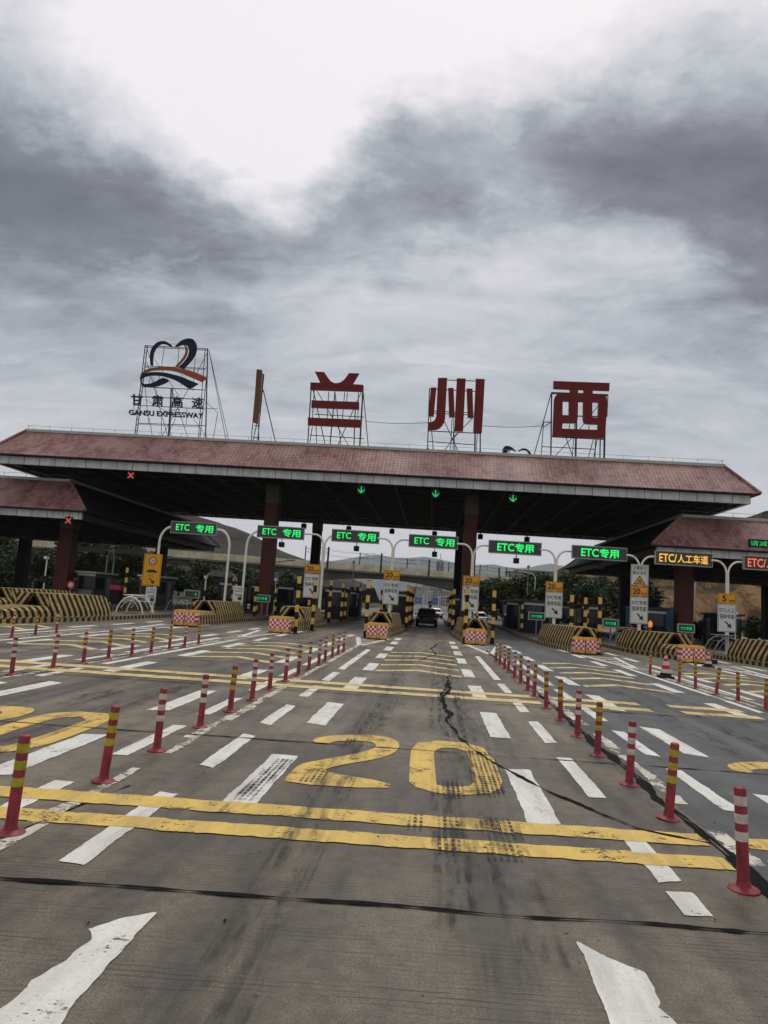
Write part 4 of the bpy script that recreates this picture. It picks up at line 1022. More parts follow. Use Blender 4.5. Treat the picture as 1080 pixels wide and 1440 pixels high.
fl_ += [((870,170),(848,1095),.05),((845,170),(775,1090),.03),((865,400),(790,1090),.03),((235,140),(870,175),.03),((240,155),(860,188),.03),((340,120),(620,128),.02),((225,348),(850,372),.03),((225,362),(850,384),.02),((210,560),(840,592),.035),((105,655),(840,690),.035),((110,745),(845,785),.03),((120,800),(125,655),.02),((160,930),(850,955),.03),((165,940),(780,968),.02),
  ((430,145),(400,360)),((578,160),(560,372)),((745,270),(725,430)),((500,575),(470,1070),.05),((515,575),(480,1070),.03),((250,160),(300,330)),((330,280),(580,660)),((670,590),(400,1070)),((860,220),(760,420)),((240,690),(480,830)),((285,455),(272,530)),((310,460),(375,700)),((232,560),(270,930)),((275,870),(305,1055)),((400,870),(398,1065)),((660,780),(650,950)),((840,700),(980,830)),((850,780),(975,782)),((970,830),(925,1090)),((730,890),(875,1090)),((545,880),(480,1010)),((470,950),(505,1065)),((480,800),(590,790)),((380,440),(360,560)),((610,440),(600,550)),((735,380),(720,600))]
frame(r4, T4, fl_, r=.022, back=[((883,188),(1020,1100),3.0),((883,188),(930,1090),5.0),((250,300),(330,1050),4.5),((500,575),(560,1060),4.5)])
# the same emblem for the other direction, mostly below the far ridge
T5 = Tr(590,515,5.4, 83.5)
r5 = sign_root('top of a blue heart emblem peeping over the ridge from the far side', T5, T5.w(740,680).x)
o5 = Vector(r5.location); HZ = T5.w(665,605).z-o5.z
sx = (T5.w(860,640).x-T5.w(632,640).x)/(772-299)
mp = lambda p: ((535-p[0])*sx, HZ+(82-p[1])*sx*1.02)
mb = MB()
for pl in (HEART_L, HEART_R, RIB_B, RIB_L): mb.prism([mp(p) for p in pl], -.1, .1)
e5 = mb.build('emblem', M['navy'], r5)
mb = MB(); mb.prism([mp(p) for p in RIB_O], -.103, .1); mb.prism([mp(p) for p in HEART_O], -.103, .1); mb.build('orange_ribbon', M['orange'], e5)
mb = MB(); zt_ = HZ-1.0
for x in (-3.3,-1.1,1.1,3.3): mb.bar((x,-.3,-.2),(x,-.3,zt_),.08)
for z in (zt_, zt_-2.5, zt_-5): mb.bar((-3.4,-.3,z),(3.4,-.3,z),.08)
mb.bar((-3.3,-.3,-.2),(3.3,-.3,zt_),.06); mb.bar((3.3,-.3,-.2),(-3.3,-.3,zt_),.06); mb.build('frame', M['steel_dark'], r5)
# tie cables between the characters
for a, b, lab in ((T1.w(985,490), T2.w(62,422), 'thin tie cable between the first and second red characters'), (T2.w(480,446), T3.w(120,603), 'thin tie cable between the second and third red characters')):
    mb = MB(); pts = [a.lerp(b, k/10)-a+Vector((0,0,-.12*math.sin(math.pi*k/10))) for k in range(11)]; mb.tube(pts, .022, 6)
    tag(mb.build('tie_cable', M['steel_dark'], None, loc=a+Vector((0,.3,0))), lab, 'cable', 'tie cables on the roof')

# ================================================================== BOOTHS AND OTHER THINGS UNDER THE ROOF
def booth(loc, label, body='charred', L=4.0, proto={}):
    if body in proto: return dup(proto[body], loc, 0, label)
    t = thing('toll_booth', label, 'toll booth', loc, 0, 'toll booths on the islands'); proto[body] = t
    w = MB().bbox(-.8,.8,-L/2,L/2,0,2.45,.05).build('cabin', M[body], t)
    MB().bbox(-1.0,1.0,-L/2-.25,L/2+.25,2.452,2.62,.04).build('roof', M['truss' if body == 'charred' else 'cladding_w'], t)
    MB().bbox(-.62,.62,-L/2-.03,-L/2+.03,1.05,2.2,.01).build('front_window', M['glass'], t)
    MB().bbox(-.82,.82,-L/2-.04,-L/2-.002,2.23,2.42,.005).build('name_band', M['cladding_w'], t); MB().bbox(-.6,.6,-L/2-.035,-L/2-.002,.45,.98,.005).build('lower_panel', M['dim_blue'] if body == 'charred' else M['galv'], t)
    for s_ in (-1,1):
        MB().bbox(s_*.8-.02,s_*.8+.02,-L/2+.3,-.1,1.05,2.15,.01).build('side_window', M['glass'], t)
        dr = MB().bbox(s_*.8-.025,s_*.8+.025,.3,1.2,.1,2.15,.01).build('door', M['galv'], t)
        MB().tube([(s_*.84,.38,1.0),(s_*.84,.38,1.15)],.015,6).build('handle', M['black'], dr)
    return t
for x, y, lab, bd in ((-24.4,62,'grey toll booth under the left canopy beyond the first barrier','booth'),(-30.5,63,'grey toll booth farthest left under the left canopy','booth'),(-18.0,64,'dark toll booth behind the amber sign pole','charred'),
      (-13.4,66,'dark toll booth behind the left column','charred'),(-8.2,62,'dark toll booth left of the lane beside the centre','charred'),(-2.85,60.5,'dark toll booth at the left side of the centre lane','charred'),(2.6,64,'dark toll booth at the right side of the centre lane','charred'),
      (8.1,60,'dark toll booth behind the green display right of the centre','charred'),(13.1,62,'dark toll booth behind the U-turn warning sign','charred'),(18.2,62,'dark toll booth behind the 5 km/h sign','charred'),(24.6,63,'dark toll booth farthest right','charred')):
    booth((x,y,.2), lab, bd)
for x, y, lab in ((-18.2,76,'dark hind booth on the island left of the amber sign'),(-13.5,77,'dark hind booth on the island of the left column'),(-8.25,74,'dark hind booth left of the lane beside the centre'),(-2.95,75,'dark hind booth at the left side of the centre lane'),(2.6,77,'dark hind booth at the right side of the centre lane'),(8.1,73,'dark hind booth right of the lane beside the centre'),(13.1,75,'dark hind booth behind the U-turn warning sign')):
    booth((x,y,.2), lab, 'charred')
def barrier_gate(loc, side, label, proto={}):
    t = thing('boom_barrier', label, 'boom barrier', loc, 0, 'boom barriers of the toll lanes')
    MB().bbox(-.18,.18,-.15,.15,0,1.0,.03).build('cabinet', M['charred'], t)
    MB().tube([(0,-.2,.9),(side*.35,-.2,3.6)], .04, 8).build('boom', M['postband'], t)
    MB().tube([(-side*.05,.3,0),(-side*.05,.3,2.3)],.05,8).build('signal_post', M['galv'], t)
    MB().bbox(-side*.05-.15,-side*.05+.15,.2,.4,2.3,2.9,.02).build('signal_head', M['black'], t)
for x, w in ((-18.9,'at the left edge'),(-12.9,'behind the left column'),(-7.4,'in the second lane from the centre'),(-2.0,'left of the black SUV'),(3.4,'right of the black SUV'),(8.7,'behind the angled barrier'),(13.7,'right of the U-turn sign')):
    barrier_gate((x,70,.2), 1, 'raised boom barrier with signal post '+w)
def camera_pole(loc, h, lab):
    t = thing('camera_pole', lab, 'camera pole', loc, 0, 'slim equipment poles under the roof')
    MB().tube([(0,0,0),(0,0,h)],.05,8).build('pole', M['pole'], t); MB().bbox(-.12,.12,-.3,.1,h,h+.22,.02).build('camera', M['plate_white'], t); MB().bbox(-.22,.22,-.1,.1,h*.45,h*.45+.5,.03).build('control_box', M['charred'], t)
for px, d, h, lab in ((59,52,3.2,'slim pole with pale camera behind the far left barrier'),(287,56,2.6,'slim grey pole left of the second barrier'),(386,58,2.8,'slim grey pole right of the left column'),(494,75,5.5,'tall slim pole left of the centre lane sign'),(741,72,6.0,'tall slim pole right of the centre lane'),(1034,56,2.5,'slim pole beside the rightmost sign')):
    q_ = P(px, 845, d); camera_pole((q_.x,d,.2), h, lab)
def truck(label, loc, rz=0.0, col='blue_panel', cab='car_red'):
    t = thing('box_truck', label, 'truck', loc, rz)
    MB().bbox(-1.15,1.15,0,6.0,1.0,3.3,.04).build('cargo_box', M[col], t)
    c_ = MB().bbox(-1.1,1.1,6.3,8.0,.7,2.7,.12).build('cab', M[cab], t, smooth=True); MB().bbox(-1.0,1.0,7.97,8.03,1.6,2.5,.02).build('windscreen', M['glass'], c_)
    MB().box(-.5,.5,.2,7.6,.6,.998).build('chassis', M['charred'], t); MB().bbox(-1.1,1.1,-.08,.05,.55,.75,.02).build('bumper', M['galv'], t)
    for s_ in (-1,1):
        MB().bbox(s_*.9-.12,s_*.9+.12,-.1,-.06,.78,.92,.01).build('tail_lamp', M['tail'], t)
        for y in (1.2,6.9): MB().tube([(s_*.75,y,.48),(s_*1.08,y,.48)],.48,20).build('wheel', M['black'], t, smooth=True)
    return t
truck('red box truck in the lane left of the centre island', (-5.2,88,0), 0, 'sign_red'); truck('white box truck beyond the left column', (-10.9,92,0), .02, 'cladding_w', 'car_white')
truck('grey box truck waiting at the left under the lower canopy', (-21.4,74,0), 0, 'booth', 'car_white')
for i, (x, y) in enumerate(((-8.9,51.5),(-7.15,59),(-13.0,52),(-12.8,58),(-14.1,57),(-3.9,55),(-3.9,62),(3.5,56),(3.5,64),(7.2,58),(9.0,62),(12.1,57))):
    striped_post((x,y,.2), 'striped guard post at a booth corner, '+ORD[i].replace('nearest','first')+' of those in the shade', 2.6)
# gantry signs seen from behind on the left
for px, py, d, w, lab in ((128,772,72,5.2,'back of a grey sign gantry left of the amber sign'),(185,775,72,5.0,'back of a grey sign gantry beside the amber sign'),(312,806,66,3.0,'grey framed panel between the trees and the second pole')):
    q_ = P(px, py, d); t = thing('gantry_sign', lab, 'gantry sign', (q_.x,d,0), 0, 'grey sign backs seen under the left canopy')
    MB().bbox(-w*.32,w*.32,-.08,.08,q_.z-.35,q_.z+.25,.02).build('panel', M['galv'], t)
    mb = MB(); z = q_.z
    for s_ in (-1,1):
        pts = [(s_*w/2,0,0),(s_*w/2,0,z-.7)]+[(s_*(w/2-.7*(1-math.cos(math.pi/2*k/6))),0,z-.7+.7*math.sin(math.pi/2*k/6)) for k in range(1,7)]+[(s_*w*.3,0,z)]
        MB().tube(pts,.07,8).build('pole', M['pole'], t, smooth=True)
# warning lamp and round red sign
q_ = P(914.5,876,52); t = thing('warning_lamp', 'glowing orange warning lamp beside the U-turn warning sign', 'lamp', (q_.x,52,.2))
MB().tube([(0,0,0),(0,0,q_.z-.5)],.05,8).build('post', M['galv'], t); MB().lathe([(.11,q_.z-.5),(.14,q_.z-.44),(.14,q_.z-.2),(.05,q_.z-.05)],14).build('lens', M['beacon'], t, smooth=True)
q_ = P(99.5,822.5,58); t = thing('round_sign', 'small round red sign beside the left maroon column', 'road sign', (q_.x,58,.2)); z = q_.z-.2
MB().tube([(0,0.06,0),(0,.06,z+.2)],.04,8).build('post', M['galv'], t); mb = MB(); mb.tube([(0,0,z),(0,.03,z)],.36,24); mb.build('disc', M['cone_red'], t); mb = MB(); mb.tube([(0,-.006,z),(0,-.003,z)],.2,20); mb.build('disc_centre', M['plate_white'], t)
q_ = P(164,834,60); t = thing('covered_cabinet', 'dark cabinet with a pink cover behind the white arched frame', 'cabinet', (q_.x,60,.2)); MB().bbox(-.48,.48,-.4,.4,0,1.15,.03).build('body', M['charred'], t); MB().bbox(-.5,.5,-.42,.42,1.153,1.6,.08).build('cover', simple('pink tarpaulin', srgb(176,60,84), .6), t)
q_ = P(928,862,64); t = thing('blue_container', 'blue corrugated metal container behind the U-turn warning sign', 'container', (q_.x,66,.0))
MB().bbox(-1.6,1.6,-1.2,3.0,.45,2.9,.03).build('body', M['blue_panel'], t); MB().box(-1.65,1.65,-1.22,3.02,2.902,3.0).build('rail', M['blue_sign'], t); MB().box(-1.65,1.65,-1.22,3.02,.3,.448).build('rail', M['blue_sign'], t)
mb = MB(); 
for x in (-1.2,1.2):
    for y in (-.8,2.4): mb.box(x-.15,x+.15,y-.15,y+.15,0,.3)
mb.build('foot', M['black'], t)

# ================================================================== CARS
def car(label, loc, paint, suv=False, tail='tail_off', rz=0.0, s=1.0):
    t = thing('parked_car' if False else 'car', label, 'car', loc, rz)
    W, L, H = (1.0, 4.8, 1.72) if suv else (.9, 4.5, 1.45)
    zb = .28 if suv else .2; belt = .98 if suv else .85
    # lower body, lofted along the length (rear at y=0, facing away from the viewer)
    secs = [(0,.80,belt-.08),(.12,.94,belt),(.7,1,belt+.02),(2.4,1,belt),(3.5,.98,belt-.06),(4.3*L/4.8,.9,belt-.16),(L,.72,belt-.34)]
    mb = MB(); m_ = 8; vs, fs = [], []
    for y, k, top in secs:
        w = W*k; vs += [(-w*.9,y,zb),(-w,y,zb+.14),(-w,y,top-.22),(-w*.92,y,top),(w*.92,y,top),(w,y,top-.22),(w,y,zb+.14),(w*.9,y,zb)]
    for i in range(len(secs)-1):
        for j in range(m_): k = (j+1)%m_; fs.append((i*m_+j,i*m_+k,(i+1)*m_+k,(i+1)*m_+j))
    fs += [tuple(range(m_)),tuple((len(secs)-1)*m_+j for j in range(m_))]
    mb.raw(vs, fs); b = mb.build('body', M[paint], t, smooth=True)
    yr, yf = (.12, L*.7) if suv else (.55, L*.72)
    secs = [(yr,.88,belt-.02,belt+.02),(yr+.35,.84,H-.14,H-.1),(yr+.8,.82,H-.04,H),(yf-1.3,.82,H-.05,H-.01),(yf-.9,.84,H-.14,H-.1),(yf,.9,belt-.04,belt)]
    mb = MB(); vs, fs = [], []
    for y, k, zz, zc in secs: w = W*k; vs += [(-W*.92,y,belt-.06),(-w*.92,y,zz-.04),(-w*.7,y,zc),(w*.7,y,zc),(w*.92,y,zz-.04),(W*.92,y,belt-.06)]
    m_ = 6
    for i in range(len(secs)-1):
        for j in range(m_): k = (j+1)%m_; fs.append((i*m_+j,i*m_+k,(i+1)*m_+k,(i+1)*m_+j))
    fs += [tuple(range(m_)),tuple((len(secs)-1)*m_+j for j in range(m_))]
    mb.raw(vs, fs); mb.build('cabin', M[paint], t, smooth=True)
    # rear window lies on the sloping tailgate, side glass beside it
    d0 = Vector((0,yr,belt+.03)); d1 = Vector((0,yr+.35,H-.12)); e = Vector((0,-.02,.012))
    mb = MB(); mb.face([d0+e+Vector((-W*.70,.05,.06)),d0+e+Vector((W*.70,.05,.06)),d1+e+Vector((W*.62,-.05,-.06)),d1+e+Vector((-W*.62,-.05,-.06))]); mb.build('rear_window', M['glass'], t, fix=False)
    for s_ in (-1,1):
        mb = MB(); mb.face([(s_*(W*.93),yr+.45,belt+.02),(s_*(W*.93),yf-.35,belt+.02),(s_*(W*.815),yf-1.05,H-.16),(s_*(W*.815),yr+.7,H-.12)]); mb.build('side_window', M['glass'], t, fix=False)
        MB().bbox(s_*W*.80-.13,s_*W*.80+.13,-.03,.1,belt-.32,belt-.1,.02).build('tail_lamp', M[tail], t)
        MB().bbox(s_*(W+.1)-.1,s_*(W+.1)+.1,yf-.55,yf-.4,belt+.02,belt+.17,.03).build('mirror', M[paint], t)
        for y in (.85, L-.95):
            wh = MB().tube([(s_*(W-.22),y,.33),(s_*(W+.01),y,.33)],.335,22).build('wheel', M['black'], t, smooth=True); MB().tube([(s_*(W+.0),y,.33),(s_*(W+.02),y,.33)],.2,16).build('rim', M['galv'], wh)
    MB().bbox(-W*.86,W*.86,-.06,.12,zb-.02,zb+.24,.04).build('bumper', M['black'], t); MB().box(-.22,.22,-.035,-.005,belt-.34,belt-.2).build('number_plate', M['car_blue' if paint != 'car_blue' else 'plate_white'], t)
    t.scale = (s,s,s); return t
car('black SUV driving away through the centre lane', (-.42,62.5,0), 'car_black', True, 'tail_off', 0, .93)
q_ = P(615,865,100); car('white car ahead of the black SUV beyond the booths', (q_.x,100,0), 'car_white', False, 'tail_off', .2)
q_ = P(691,872,62); car('white car at the right edge of the lane right of the centre', (q_.x+.6,84,0), 'car_white', False, 'tail_off', .1)
q_ = P(832,862,57); car('white car half hidden behind the three striped posts', (P(832,862,66).x,66,0), 'car_white', True, 'tail_off', .5)
q_ = P(905,888,60); car('red car with lit tail lamps below the U-turn warning sign', (q_.x,60,0), 'car_red', False, 'tail')
q_ = P(931,888,58); car('dark blue car with lit tail lamps before the blue container', (q_.x,58,0), 'car_blue', False, 'tail', .05)
q_ = P(1045,895,62); car('dark car at the far right under the side canopy', (q_.x,64,0), 'car_blue', False, 'tail_off', .1)
# ================================================================== VIADUCT, MASTS, BACKGROUND
b0 = P(-260,741,190); b1 = P(30,754.5,205); b2 = P(395,784.5,225); b3 = P(638,806.5,245); b4 = P(760,818,262); b5 = P(1300,870,330)
path = [(p.x, p.y) for p in (b0,b1,b2,b3,b4,b5)]
def along(s_):                                              # s_ in 0..1 over the polyline
    Ls = [math.dist(a,b) for a,b in zip(path, path[1:])]; tot = sum(Ls); d = s_*tot
    for (a,b),L in zip(zip(path,path[1:]),Ls):
        if d <= L+1e-6: return (a[0]+(b[0]-a[0])*d/L, a[1]+(b[1]-a[1])*d/L), ((b[1]-a[1])/L*-1, (b[0]-a[0])/L)
        d -= L
    return path[-1], (0,1)
ZTOP = b2.z
vt = thing('railway_viaduct', 'long concrete railway viaduct with beige parapet crossing behind the toll gate', 'viaduct', (0,0,0))
N = 120; span = [P(430,0,1).x, P(648,0,1).x]
def xat(px, py, d): return P(px,py,d).x
pier_x = [b0.x, xat(150,800,212), xat(300,800,220), xat(438,800,229), xat(646,830,246), xat(760,830,262), xat(900,830,280), b5.x]
def depth(x):
    for a, b in zip(pier_x, pier_x[1:]):
        if a <= x <= b:
            u = (x-a)/(b-a); big = 4.6 if (b-a) > 40 else 3.2
            return 2.0+(big-2.0)*abs(2*u-1)**2
    return 3
mb = MB(); mp_ = MB(); vs, fs = [], []
for i in range(N+1):
    (x, y), (nx, ny) = along(i/N); dz = depth(x); h = ZTOP-2.4
    for (o_, z) in ((-5.5,h),(-5.5,h-.6),(-3.0,h-1.0),(-2.6,h-dz),(2.6,h-dz),(3.0,h-1.0),(5.5,h-.6),(5.5,h)): vs.append((x+nx*o_, y+ny*o_, z))
for i in range(N):
    for j in range(8): k = (j+1)%8; fs.append((i*8+j,i*8+k,(i+1)*8+k,(i+1)*8+j))
mb.raw(vs, fs).build('girder', M['bridge'], vt)
for o_ in (-5.4, 5.4):
    mp_ = MB(); vs, fs = [], []
    for i in range(N+1):
        (x, y), (nx, ny) = along(i/N)
        for (oo, z) in ((o_-.08,ZTOP-2.398),(o_-.08,ZTOP-.35),(o_+.08,ZTOP-.35),(o_+.08,ZTOP-2.398)): vs.append((x+nx*oo, y+ny*oo, z))
    for i in range(N):
        for j in range(4): k = (j+1)%4; fs.append((i*4+j,i*4+k,(i+1)*4+k,(i+1)*4+j))
    mp_.raw(vs, fs).build('parapet', M['parapet'], vt)
    rl = MB(); prev = None
    for i in range(0, N*2+1):
        (x, y), (nx, ny) = along(i/(N*2)); p = Vector((x+nx*o_, y+ny*o_, ZTOP)); rl.bar(p-Vector((0,0,.36)), p, .07)
        if prev: rl.bar(prev, p, .05)
        prev = p
    rl.build('railing', M['galv'], vt, fix=False)
for x in pier_x[1:-1]:
    y = next(al[1] for al in [along(i/N)[0] for i in range(N+1)] if al[0] >= x)
    MB().bbox(x-1.6,x+1.6,y-2.4,y+2.4,-.06,ZTOP-2.4-depth(x)-.003,.2).build('pier', M['bridge'], vt)
tops = []
for i, (px, pt, pb, big) in enumerate(((430.5,768,788,0),(462.5,769,793,1),(506.7,777,797,0),(537,778,799,1),(573,786,803,0),(604,787,806,1),(631,795,808,0),(675,800,812,0),(702,801,816,1),(712,804,816,0))):
    y = 222+ (px-395)/243*20 if px < 640 else 245+(px-638)/122*17; y += (-3 if i % 2 else 3.0)
    q_ = P(px, pt, y); base = ZTOP-2.4; H = max(5.5, q_.z-base); t = thing('catenary_mast', ['slim','lattice'][big]+' railway catenary mast on the viaduct, number '+str(i) if False else ['slim','stout'][big]+' catenary mast on the viaduct, '+ORD[i].replace('nearest','first')+' from the left', 'catenary mast', (q_.x,y,base), 0, 'catenary masts on the viaduct')
    w = .28 if big else .16
    MB().box(-w,w,-w,w,0,H).build('mast', M['steel_dark'], t); sgn = -1 if big else 1
    mb = MB(); mb.bar((0,0,H*.88),(sgn*2.6,0,H*.95),.12); mb.bar((0,0,H*.7),(sgn*2.6,0,H*.95),.1); mb.bar((sgn*2.6,0,H*.95),(sgn*2.6,0,H*.68),.1); mb.bar((sgn*.2,0,H*.72),(sgn*3.0,0,H*.74),.08); mb.build('bracket_arm', M['steel_dark'], t)
    tops.append((q_.x+sgn*2.6, y, base+H*.95, base+H*.7, big))
for s_, lab in ((0,'overhead wires strung along the left catenary masts'),):
    mb = MB(); prs = [(a, b) for g_ in (0,1) for a, b in zip([q for q in sorted(tops) if q[4] == g_], [q for q in sorted(tops) if q[4] == g_][1:])]
    for lvl in (2,3):
        for a, b in prs:
            pts = [Vector((a[0],a[1],a[lvl])).lerp(Vector((b[0],b[1],b[lvl])), k/6)+Vector((0,0,-.5*math.sin(math.pi*k/6))) for k in range(7)]; mb.tube(pts,.03,4)
    tag(mb.build('overhead_wire', M['steel_dark']), 'overhead wires strung between the catenary masts', 'wires')
def lattice_tower(loc, H, w, lab):
    t = thing('lattice_tower', lab, 'tower', loc, 0); mb = MB()
    for sx_ in (-1,1):
        for sy_ in (-1,1): mb.bar((sx_*w,sy_*w,0),(sx_*w*.25,sy_*w*.25,H),.16)
    for k in range(9):
        z0, z1 = H*k/9, H*(k+1)/9; w0, w1 = w*(1-.75*k/9), w*(1-.75*(k+1)/9)
        for sy_ in (-1,1): mb.bar((-w0,sy_*w0,z0),(w1,sy_*w1,z1),.1); mb.bar((w0,sy_*w0,z0),(-w1,sy_*w1,z1),.1)
    mb.build('mast', M['steel_dark'], t)
    mb = MB()
    for k, z in enumerate((.70,.78,.87)):
        mb.lathe([(w*.9,H*z),(w*.95,H*z+.3)],10)
        for a in range(6): mb.box(w*.9*math.cos(a)-.25,w*.9*math.cos(a)+.25,w*.9*math.sin(a)-.25,w*.9*math.sin(a)+.25,H*z+.3,H*z+2)
    mb.build('antenna', M['galv'], t); MB().tube([(0,0,H),(0,0,H*1.12)],.12,6).build('spike', M['steel_dark'], t)
q_ = P(620,778,330); lattice_tower((q_.x,330,0), q_.z/1.12, 1.7, 'lattice communication tower beyond the viaduct')
# hills, cliff and mountains
def ridge(name, mat_, pts, d0, d1, rough, seed, m=7, z0=-1.0, kind='structure', shape=1.0):
    # pts: pixels along the skyline at distance d1; the slope comes down to the ground at d0
    P3 = [P(x,y,d1) for x,y in pts]; cols = []
    for a, b in zip(P3, P3[1:]):
        k = max(2, int((b-a).length/((d1-d0)*.10)))
        cols += [a.lerp(b, i/k) for i in range(k)]
    cols.append(P3[-1]); vs, fs = [], []; rows = m
    for c_ in cols:
        for r_ in range(rows+1):
            f_ = r_/rows; y = d0+(d1-d0)*f_; z = z0+(c_.z-z0)*(f_**shape)
            nz = noise.fractal((c_.x*rough, y*rough, seed), .9, 2.1, 5)*(c_.z-z0)*.22*(1 if r_ not in (0,) else 0)
            if r_ == rows: nz *= .25
            vs.append((c_.x*(y/d1)**.15 if False else c_.x+noise.noise((c_.x*rough*2, y*rough*2, seed+5))*(d1-d0)*.05*(r_ > 0), y, z+nz))
        vs.append((c_.x, d1+(d1-d0)*.8, z0))
    k = rows+2
    for i in range(len(cols)-1):
        for j in range(rows+1): fs.append((i*k+j,(i+1)*k+j,(i+1)*k+j+1,i*k+j+1))
    o = MB().raw(vs, fs).build(name, mat_, smooth=True); o['kind'] = kind; return o
mt = [(-900,690),(-600,735),(-300,745),(0,750),(250,772),(380,792),(430,795),(460,789),(475,787),(500,782),(516,779),(533,779.5),(560,784),(580,784),(600,782),(620,786),(640,790),(655,795),(668,793),(692,792),(708,795.5),(725,797),(740,796.5),(755,794),(777,791.5),(800,796),(830,800),(900,802),(1000,806),(1300,800),(1700,790),(2200,800)]
ridge('mountains', M['mountain'], mt, 4800, 7000, .0008, 3.1, 9)
ridge('hill', M['hill_dark'], [(-700,690),(-300,700),(0,690),(120,712),(200,722),(262,725),(300,734),(325,742),(360,757),(395,772),(412,779),(424,783),(437,789),(470,803),(520,826)], 300, 430, .012, 8.2, 10)
ridge('hill', M['cliff'], [(742,838),(760,820),(775,808),(800,796),(840,782),(880,768),(930,752),(990,742),(1030,735),(1052,728),(1080,716),(1150,700),(1300,690),(1500,700),(1800,740)], 165, 260, .035, 4.4, 22, shape=.8)
# the paved ground gives way to scrub beyond; trees
leaf_cache = {}
def tree_mesh(kind, seed):
    rr = random.Random(seed); mb = MB(); H = 1.0
    blobs = []
    for i in range(20 if kind != 'poplar' else 12):
        if kind == 'poplar': c_ = Vector((rr.uniform(-.09,.09), rr.uniform(-.09,.09), rr.uniform(.25,.93))); r_ = rr.uniform(.07,.13)
        elif kind == 'bush': a = rr.uniform(0,6.28); d = rr.uniform(0,.5); c_ = Vector((d*math.cos(a), d*math.sin(a), rr.uniform(.2,.75))); r_ = rr.uniform(.14,.26)
        else: a = rr.uniform(0,6.28); d = rr.uniform(0,.27); c_ = Vector((d*math.cos(a), d*math.sin(a), rr.uniform(.22,.9))); r_ = rr.uniform(.10,.18)
        blobs.append((c_, r_))
    for c_, r_ in blobs:
        for k in range(150):
            v = Vector((rr.gauss(0,1), rr.gauss(0,1), rr.gauss(0,1))).normalized()*r_*rr.uniform(.55,1.12); p = c_+v
            s = rr.uniform(.026,.046)*(1.5 if kind == 'bush' else 1); u = Vector((rr.gauss(0,1),rr.gauss(0,1),rr.gauss(0,.6))).normalized(); w = u.cross(Vector((rr.gauss(0,1),rr.gauss(0,1),rr.gauss(0,1)))).normalized()
            mb.face([p-u*s, p-w*s*.5, p+u*s, p+w*s*.6])
    tr = MB(); tr.tube([(0,0,0),(.01,0,.25),(-.01,.01,.5),(0,0,.8)], [.028,.022,.016,.006], 7)
    for c_, r_ in blobs[:7]: tr.tube([(0,0,max(.1,c_.z-.25)), c_*.6+Vector((0,0,c_.z*.35)), c_], [.012,.008,.004], 5)
    return mb, tr
tree_protos = {}
def tree(kind, lf, px, py_top, d, label, seed=0, zbase=0.0, wide=1.0):
    key = (kind, lf, seed)
    q_ = P(px, py_top, d); H = q_.z-zbase
    if key not in tree_protos:
        t = thing('tree' if kind != 'bush' else 'shrub', label, 'tree' if kind != 'bush' else 'shrub'); cm, tm = tree_mesh(kind, hash(kind) % 7 if False else seed+{'round':1,'poplar':20,'bush':40}[kind])
        tm.build('trunk', M['bark'], t, smooth=True); cm.build('crown', M[lf], t, fix=False); tree_protos[key] = t
    else: t = dup(tree_protos[key], None, None, label)
    t.location = (q_.x, d, zbase); t.scale = (H*wide, H*wide, H); t.rotation_euler = (0,0,R.uniform(0,6.28)); t['group'] = 'trees and shrubs around the toll plaza'
    return t
TR = [('round','leafA',-20,742,118,0,1.3,'dark tree at the left edge behind the left booths'),('round','leafB',25,752,112,1,1.2,'olive tree left of the left maroon column'),('round','leafA',62,756,104,2,1.2,'dark tree just left of the left maroon column'),
 ('round','leafA',118,757,108,0,1.3,'dark tree just right of the left maroon column'),('round','leafB',150,760,120,1,1.2,'olive tree behind the first grey sign gantry'),('round','leafA',185,762,110,2,1.3,'dark tree behind the second grey sign gantry'),
 ('round','leafA',255,790,112,1,1.4,'dark tree right of the left back column'),('round','leafB',286,780,120,0,1.2,'olive tree behind the grey framed panel'),('round','leafA',318,792,116,2,1.3,'dark tree behind the leftmost bent pole'),('round','leafA',345,788,125,0,1.3,'dark tree left of the tall maroon column'),('round','leafA',405,794,130,1,1.4,'dark tree right of the tall maroon column'),('round','leafB',432,800,126,2,1.2,'olive tree behind the back column near the centre'),
 ('round','leafA',668,822,120,0,1.4,'dark tree right of the maroon column on the right'),('round','leafA',700,815,125,1,1.5,'dark tree behind the blue sign on the right'),('round','leafB',722,812,118,2,1.3,'olive tree left of the white pole on the right'),('round','leafA',745,806,122,0,1.4,'dark tree behind the white pole on the right'),('round','leafA',768,812,115,1,1.3,'dark tree behind the fourth amber speed plate'),('round','leafB',805,806,128,2,1.3,'olive tree at the foot of the brown cliff'),
 ('round','leafA',905,808,96,0,1.25,'round dark tree behind the U-turn warning sign'),('bush','leafA',1000,862,88,0,.9,'dark shrub left of the rightmost sign pole'),('bush','leafA',985,868,80,1,.9,'low dark shrub behind the right maroon column'),('bush','leafB',1062,862,90,2,.9,'olive shrub at the right edge below the cliff'),('round','leafA',830,818,118,1,1.2,'dark tree left of the right back column'),
 ('poplar','leafA',605,845,240,0,1.3,'slim dark tree far along the road beyond the bridge'),('round','leafB',655,838,300,1,1.3,'small olive tree far beyond the bridge right of the road'),('round','leafA',640,835,280,2,1.4,'dark round tree far beyond the bridge near the road')]
back = [(-45,748),(5,750),(48,756),(92,758),(135,760),(170,764),(208,768),(240,786),(268,792),(300,788),(332,796),(362,798),(392,803),(418,806),(446,812),(462,818)]
for i, (px, py) in enumerate(back): TR.append(('round','leafA' if i % 3 else 'leafB',px,py+R.uniform(-3,4),140+R.uniform(-6,10),i % 3,1.5,ORD[i].replace('nearest','first')+' tree from the left in the hind row before the viaduct'))
